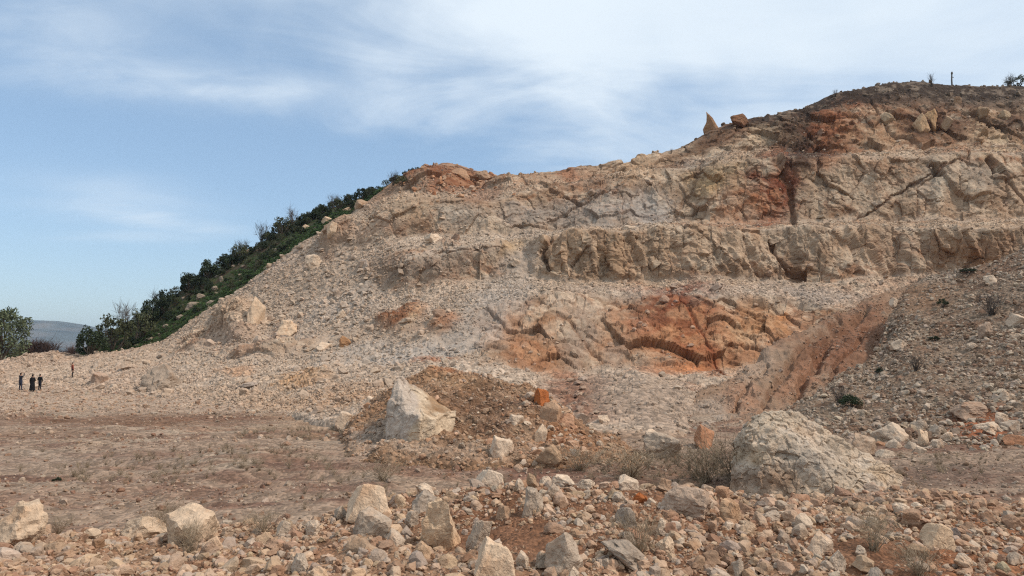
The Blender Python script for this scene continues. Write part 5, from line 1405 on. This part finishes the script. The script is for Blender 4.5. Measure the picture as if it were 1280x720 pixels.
# ------------------------------------------------------------------ post on the rim
def post():
    p = P(1190, 109, 138.0); m = 138 / FPX
    e = bpy.data.objects.new('rim_post', None); col.objects.link(e); e.location = p
    mat = plain_mat('weathered_wood', (0.10, 0.085, 0.07), var=0.3)
    h = 20 * m
    add('pole', mesh_from('pole', *tube([(0, 0, -0.5), (0.02, 0, h * 0.5), (0.12, 0, h)], [0.15, 0.13, 0.11], 8), mat), e)
    add('bracket', mesh_from('bracket', *tube([(0.05, 0, h * 0.68), (0.25, 0, h * 0.66), (0.42, 0, h * 0.64)], [0.07, 0.06, 0.05], 6), mat), e)
    add('cap', mesh_from('cap', *tube([(0.10, 0, h * 0.86), (0.13, 0, h * 0.95), (0.135, 0, h * 1.02)], [0.17, 0.18, 0.10], 8), mat), e)
    tag(e, 'thin leaning post with a bracket standing on the rim', 'post')
post()

# ------------------------------------------------------------------ people (far left, 85 m away)
M_SKIN = plain_mat('skin', (0.36, 0.21, 0.145), 0.6, 0.05)
M_HAIR = plain_mat('dark_hair', (0.015, 0.012, 0.010), 0.6, 0.1)
def cloth(n, c): return plain_mat(n, c, 0.9, 0.2, 12)
M_NAVY = cloth('dark_navy_cloth', (0.020, 0.021, 0.030)); M_BLACK = cloth('black_cloth', (0.012, 0.012, 0.014)); M_JEAN = cloth('dark_trousers', (0.030, 0.034, 0.055)); M_RUST = cloth('rust_red_cloth', (0.22, 0.055, 0.035)); M_SHOE = cloth('shoe_leather', (0.03, 0.025, 0.02))
def person(p, rz, pose, top, legs, label, height=1.72, robe=None, scarf=None, hold=False):
    K = height / 1.72
    V = {'pel': (0, 0, .95), 'wst': (0, -.01, 1.08), 'chs': (0, 0, 1.28), 'nkb': (0, .01, 1.43), 'nk': (0, 0, 1.49), 'hd0': (0, -.01, 1.57), 'hd1': (0, 0, 1.64), 'hd2': (0, .01, 1.70),
         'hipL': (-.09, 0, .90), 'hipR': (.09, 0, .90), 'knL': (-.10, -.02, .50), 'knR': (.10, -.02, .50), 'anL': (-.11, .02, .09), 'anR': (.11, .02, .09), 'toL': (-.12, -.15, .035), 'toR': (.12, -.15, .035),
         'shL': (-.18, 0, 1.40), 'shR': (.18, 0, 1.40), 'elL': (-.24, .02, 1.13), 'elR': (.24, .02, 1.13), 'wrL': (-.25, -.05, .89), 'wrR': (.25, -.05, .89)}
    V.update(pose)
    E = [('pel', 'wst'), ('wst', 'chs'), ('chs', 'nkb'), ('nkb', 'nk'), ('nk', 'hd0'), ('hd0', 'hd1'), ('hd1', 'hd2'), ('pel', 'hipL'), ('pel', 'hipR'), ('hipL', 'knL'), ('hipR', 'knR'), ('knL', 'anL'), ('knR', 'anR'), ('anL', 'toL'), ('anR', 'toR'), ('nkb', 'shL'), ('nkb', 'shR'), ('shL', 'elL'), ('shR', 'elR'), ('elL', 'wrL'), ('elR', 'wrR')]
    Rr = {'pel': (.15, .11), 'wst': (.135, .10), 'chs': (.155, .115), 'nkb': (.08, .07), 'nk': (.055, .055), 'hd0': (.068, .075), 'hd1': (.078, .092), 'hd2': (.06, .07), 'hip': (.09, .09), 'kn': (.058, .058), 'an': (.042, .042), 'to': (.038, .03), 'sh': (.065, .065), 'el': (.046, .046), 'wr': (.03, .03)}
    for s in 'LR':
        w0 = np.array(V['wr' + s]); d = w0 - np.array(V['el' + s]); d /= np.linalg.norm(d)
        side = np.cross(d, (0, 1, 0.2)); side /= np.linalg.norm(side)
        V['pa' + s] = tuple(w0 + d * .07); E.append(('wr' + s, 'pa' + s)); Rr['pa' + s] = (.034, .02)
        for f in range(4):
            V[f'f{f}{s}'] = tuple(w0 + d * (.14 + .02 * (1 - abs(f - 1.4) / 2)) + side * (f - 1.5) * .02); E.append(('pa' + s, f'f{f}{s}')); Rr[f'f{f}{s}'] = (.009, .009)
        V['th' + s] = tuple(w0 + d * .08 - side * .055); E.append(('wr' + s, 'th' + s)); Rr['th' + s] = (.010, .010)
    names = list(V); ix = {n: i for i, n in enumerate(names)}
    me = bpy.data.meshes.new('body')
    me.from_pydata([tuple(np.array(V[n]) * K) for n in names], [(ix[a], ix[b]) for a, b in E], [])
    tmp = bpy.data.objects.new('body_tmp', me); col.objects.link(tmp)
    md = tmp.modifiers.new('skin', 'SKIN')
    for n in names:
        sv = me.skin_vertices[0].data[ix[n]]
        r = Rr.get(n) or Rr.get(n[:-1]) or (.05, .05)
        sv.radius = (r[0] * K * 1.22, r[1] * K * 1.22) if n[0] not in 'ft' else (r[0] * K, r[1] * K); sv.use_root = (n == 'pel')
    sb = tmp.modifiers.new('sub', 'SUBSURF'); sb.levels = 1; sb.render_levels = 1
    dg = bpy.context.evaluated_depsgraph_get()
    bm_ = bpy.data.meshes.new_from_object(tmp.evaluated_get(dg))
    bpy.data.objects.remove(tmp)
    bm_.name = 'body'
    bm_.materials.clear()
    for m in (M_SKIN, top, legs, M_SHOE): bm_.materials.append(m)
    keys = np.array([np.array(V[n]) * K for n in names])
    zone = []
    for n in names:
        zone.append(0 if n[:2] in ('hd', 'nk', 'pa', 'f0', 'f1', 'f2', 'f3', 'th') and n != 'nkb' else 2 if n[:2] in ('hi', 'kn', 'pe') else 3 if n[:2] in ('an', 'to') and False else 2 if n[:2] == 'an' else 3 if n[:2] == 'to' else 1)
    for f in bm_.polygons:
        f.material_index = zone[int(np.argmin(((keys - np.array(f.center)) ** 2).sum(1)))]
        f.use_smooth = True
    e = bpy.data.objects.new('person', None); col.objects.link(e); e.location = p; e.rotation_euler = (0, 0, rz)
    add('body', bm_, e)
    hd = np.array(V['hd1']) * K
    v, f = ico(3)
    q = v * (.088, .102, .118) ; q = q[:, :] + (0, .014, .012)
    keep = (v[:, 2] > 0.1) | (v[:, 1] > 0.15)
    fk = f[keep[f].all(1)]
    add('head_scarf' if scarf else 'hair', mesh_from('hair', q * K * (1.12 if scarf else 1) + hd, fk, scarf or M_HAIR, smooth=True), e)
    # nose, ears and eyes
    nv, nf = ico(1)
    add('nose', mesh_from('nose', nv * (.012, .018, .02) * K + hd + np.array((0, -.098, -.02)) * K, nf, M_SKIN), e)
    for sx in (-1, 1):
        add('ear', mesh_from('ear', nv * (.01, .02, .03) * K + hd + np.array((sx * .082, .005, -.015)) * K, nf, M_SKIN), e)
        add('eye', mesh_from('eye', nv * (.012, .006, .008) * K + hd + np.array((sx * .03, -.090, .005)) * K, nf, M_HAIR), e)
    if robe:
        pr = [(0.17, 1.40), (0.20, 1.25), (0.18, 1.05), (0.21, .85), (.24, .5), (.28, .10)]
        vs = []; fs = []
        for i, (r, z) in enumerate(pr):
            for s in range(20):
                th = 2 * math.pi * s / 20; rr = r * (1 + 0.06 * math.sin(5 * th + i))
                vs.append((rr * math.cos(th) * K, rr * .78 * math.sin(th) * K, z * K))
            if i:
                for s in range(20): fs.append(((i - 1) * 20 + s, (i - 1) * 20 + (s + 1) % 20, i * 20 + (s + 1) % 20, i * 20 + s))
        add('robe', mesh_from('robe', np.array(vs), np.array(fs), robe, smooth=True), e)
    tag(e, label, 'person', 'visitors at the foot of the scree')
    return e
def floor_pt(x, y):
    return P(x, y, float(S_FLOOR.at(x, y)[1]))
def ground_at(x, y):
    c = [s.at(x, y) for s in (S_WALL, S_FLOOR)]
    return min(c, key=lambda q: q[1])
person(ground_at(24.5, 486), 2.8, {'elR': (.30, -.12, 1.50), 'wrR': (.22, -.24, 1.74), 'elL': (-.26, -.14, 1.46), 'wrL': (-.10, -.26, 1.70), 'knL': (-.14, -.02, .5), 'anL': (-.17, .02, .09), 'toL': (-.2, -.15, .035)}, M_NAVY, M_JEAN, 'person in dark clothes with both arms raised, leftmost of the visitors', 1.78)
person(ground_at(39.5, 487), 3.3, {'wrL': (-.12, -.2, 1.05), 'elL': (-.26, -.02, 1.14)}, M_BLACK, M_BLACK, 'person in a long black robe between two others', 1.68, robe=M_BLACK, scarf=M_BLACK)
person(ground_at(49.5, 486), 2.9, {'elL': (-.32, .02, 1.16), 'wrL': (-.22, -.12, 1.0), 'elR': (.32, 0, 1.16), 'wrR': (.2, -.12, 1.02)}, M_BLACK, M_NAVY, 'person in a short black coat right of the robed one', 1.66, robe=None)
person(ground_at(90, 470), 2.5, {'knR': (.11, -.16, .58), 'anR': (.11, .0, .22), 'toR': (.12, -.16, .17), 'elR': (.30, -.06, 1.2), 'wrR': (.34, -.2, 1.05)}, M_RUST, M_BLACK, 'person in a rust red top climbing the scree alone', 1.66)

# ------------------------------------------------------------------ far mountain and haze
def mountain():
    xs = np.linspace(-1400, 900, 140); n = len(xs)
    top = np.interp(xs, (-1400, -700, -300, -100, 0, 25, 60, 95, 140, 300, 500, 900), (425, 415, 408, 404, 403, 400, 401, 405, 414, 428, 436, 441)) + n1(xs, 90, 5) * 2.0 + n1(xs, 20, 6) * 0.8
    rows = []
    for i in range(30):
        t = i / 29
        y = 444 * (1 - t) + top * t
        rows.append(P(xs, y, 4200 + 900 * t + 40 * n1(xs + 40 * i, 60, 9)))
    b = P(xs, np.full(n, 441.0), np.full(n, 6800.0)); b[:, 2] = -5
    rows.append(b)
    g = np.stack(rows); p = g.reshape(-1, 3)
    p[:, 2] += 14 * fbm(p / 300, 181, 5) * (np.repeat(np.arange(31), n) < 29)
    c = np.tile(np.array((0.055, 0.068, 0.062)), (len(p), 1)); c = mixrgb(c, (0.10, 0.095, 0.08), sstep(0, 0.5, fbm(p / 180, 183, 4)))
    o = add('mountain', mesh_from('mountain', p, grid_faces(31, n), terrain_mat('far_mountain', 0.004, 0.03, 0.2, 3.0), {'tint': c}))
    tag(o, 'hazy blue mountain ridge far away on the left', 'mountain', kind='structure')
mountain()
def haze():
    bm = bmesh.new(); bmesh.ops.create_cube(bm, size=1.0)
    me = bpy.data.meshes.new('haze'); bm.to_mesh(me); bm.free()
    o = add('haze', me); o.scale = (16000, 16000, 271); o.location = (0, 0, 134)
    m = bpy.data.materials.new('haze_air'); m.use_nodes = True; t = m.node_tree; t.nodes.clear()
    v = nd(t, 'ShaderNodeVolumePrincipled'); v.inputs['Color'].default_value = (0.66, 0.82, 1.0, 1); v.inputs['Density'].default_value = 0.00009; v.inputs['Anisotropy'].default_value = 0.2
    out = nd(t, 'ShaderNodeOutputMaterial'); t.links.new(v.outputs[0], out.inputs['Volume'])
    me.materials.append(m); tag(o, 'thin blue haze in the distance', 'haze', kind='stuff')
haze()
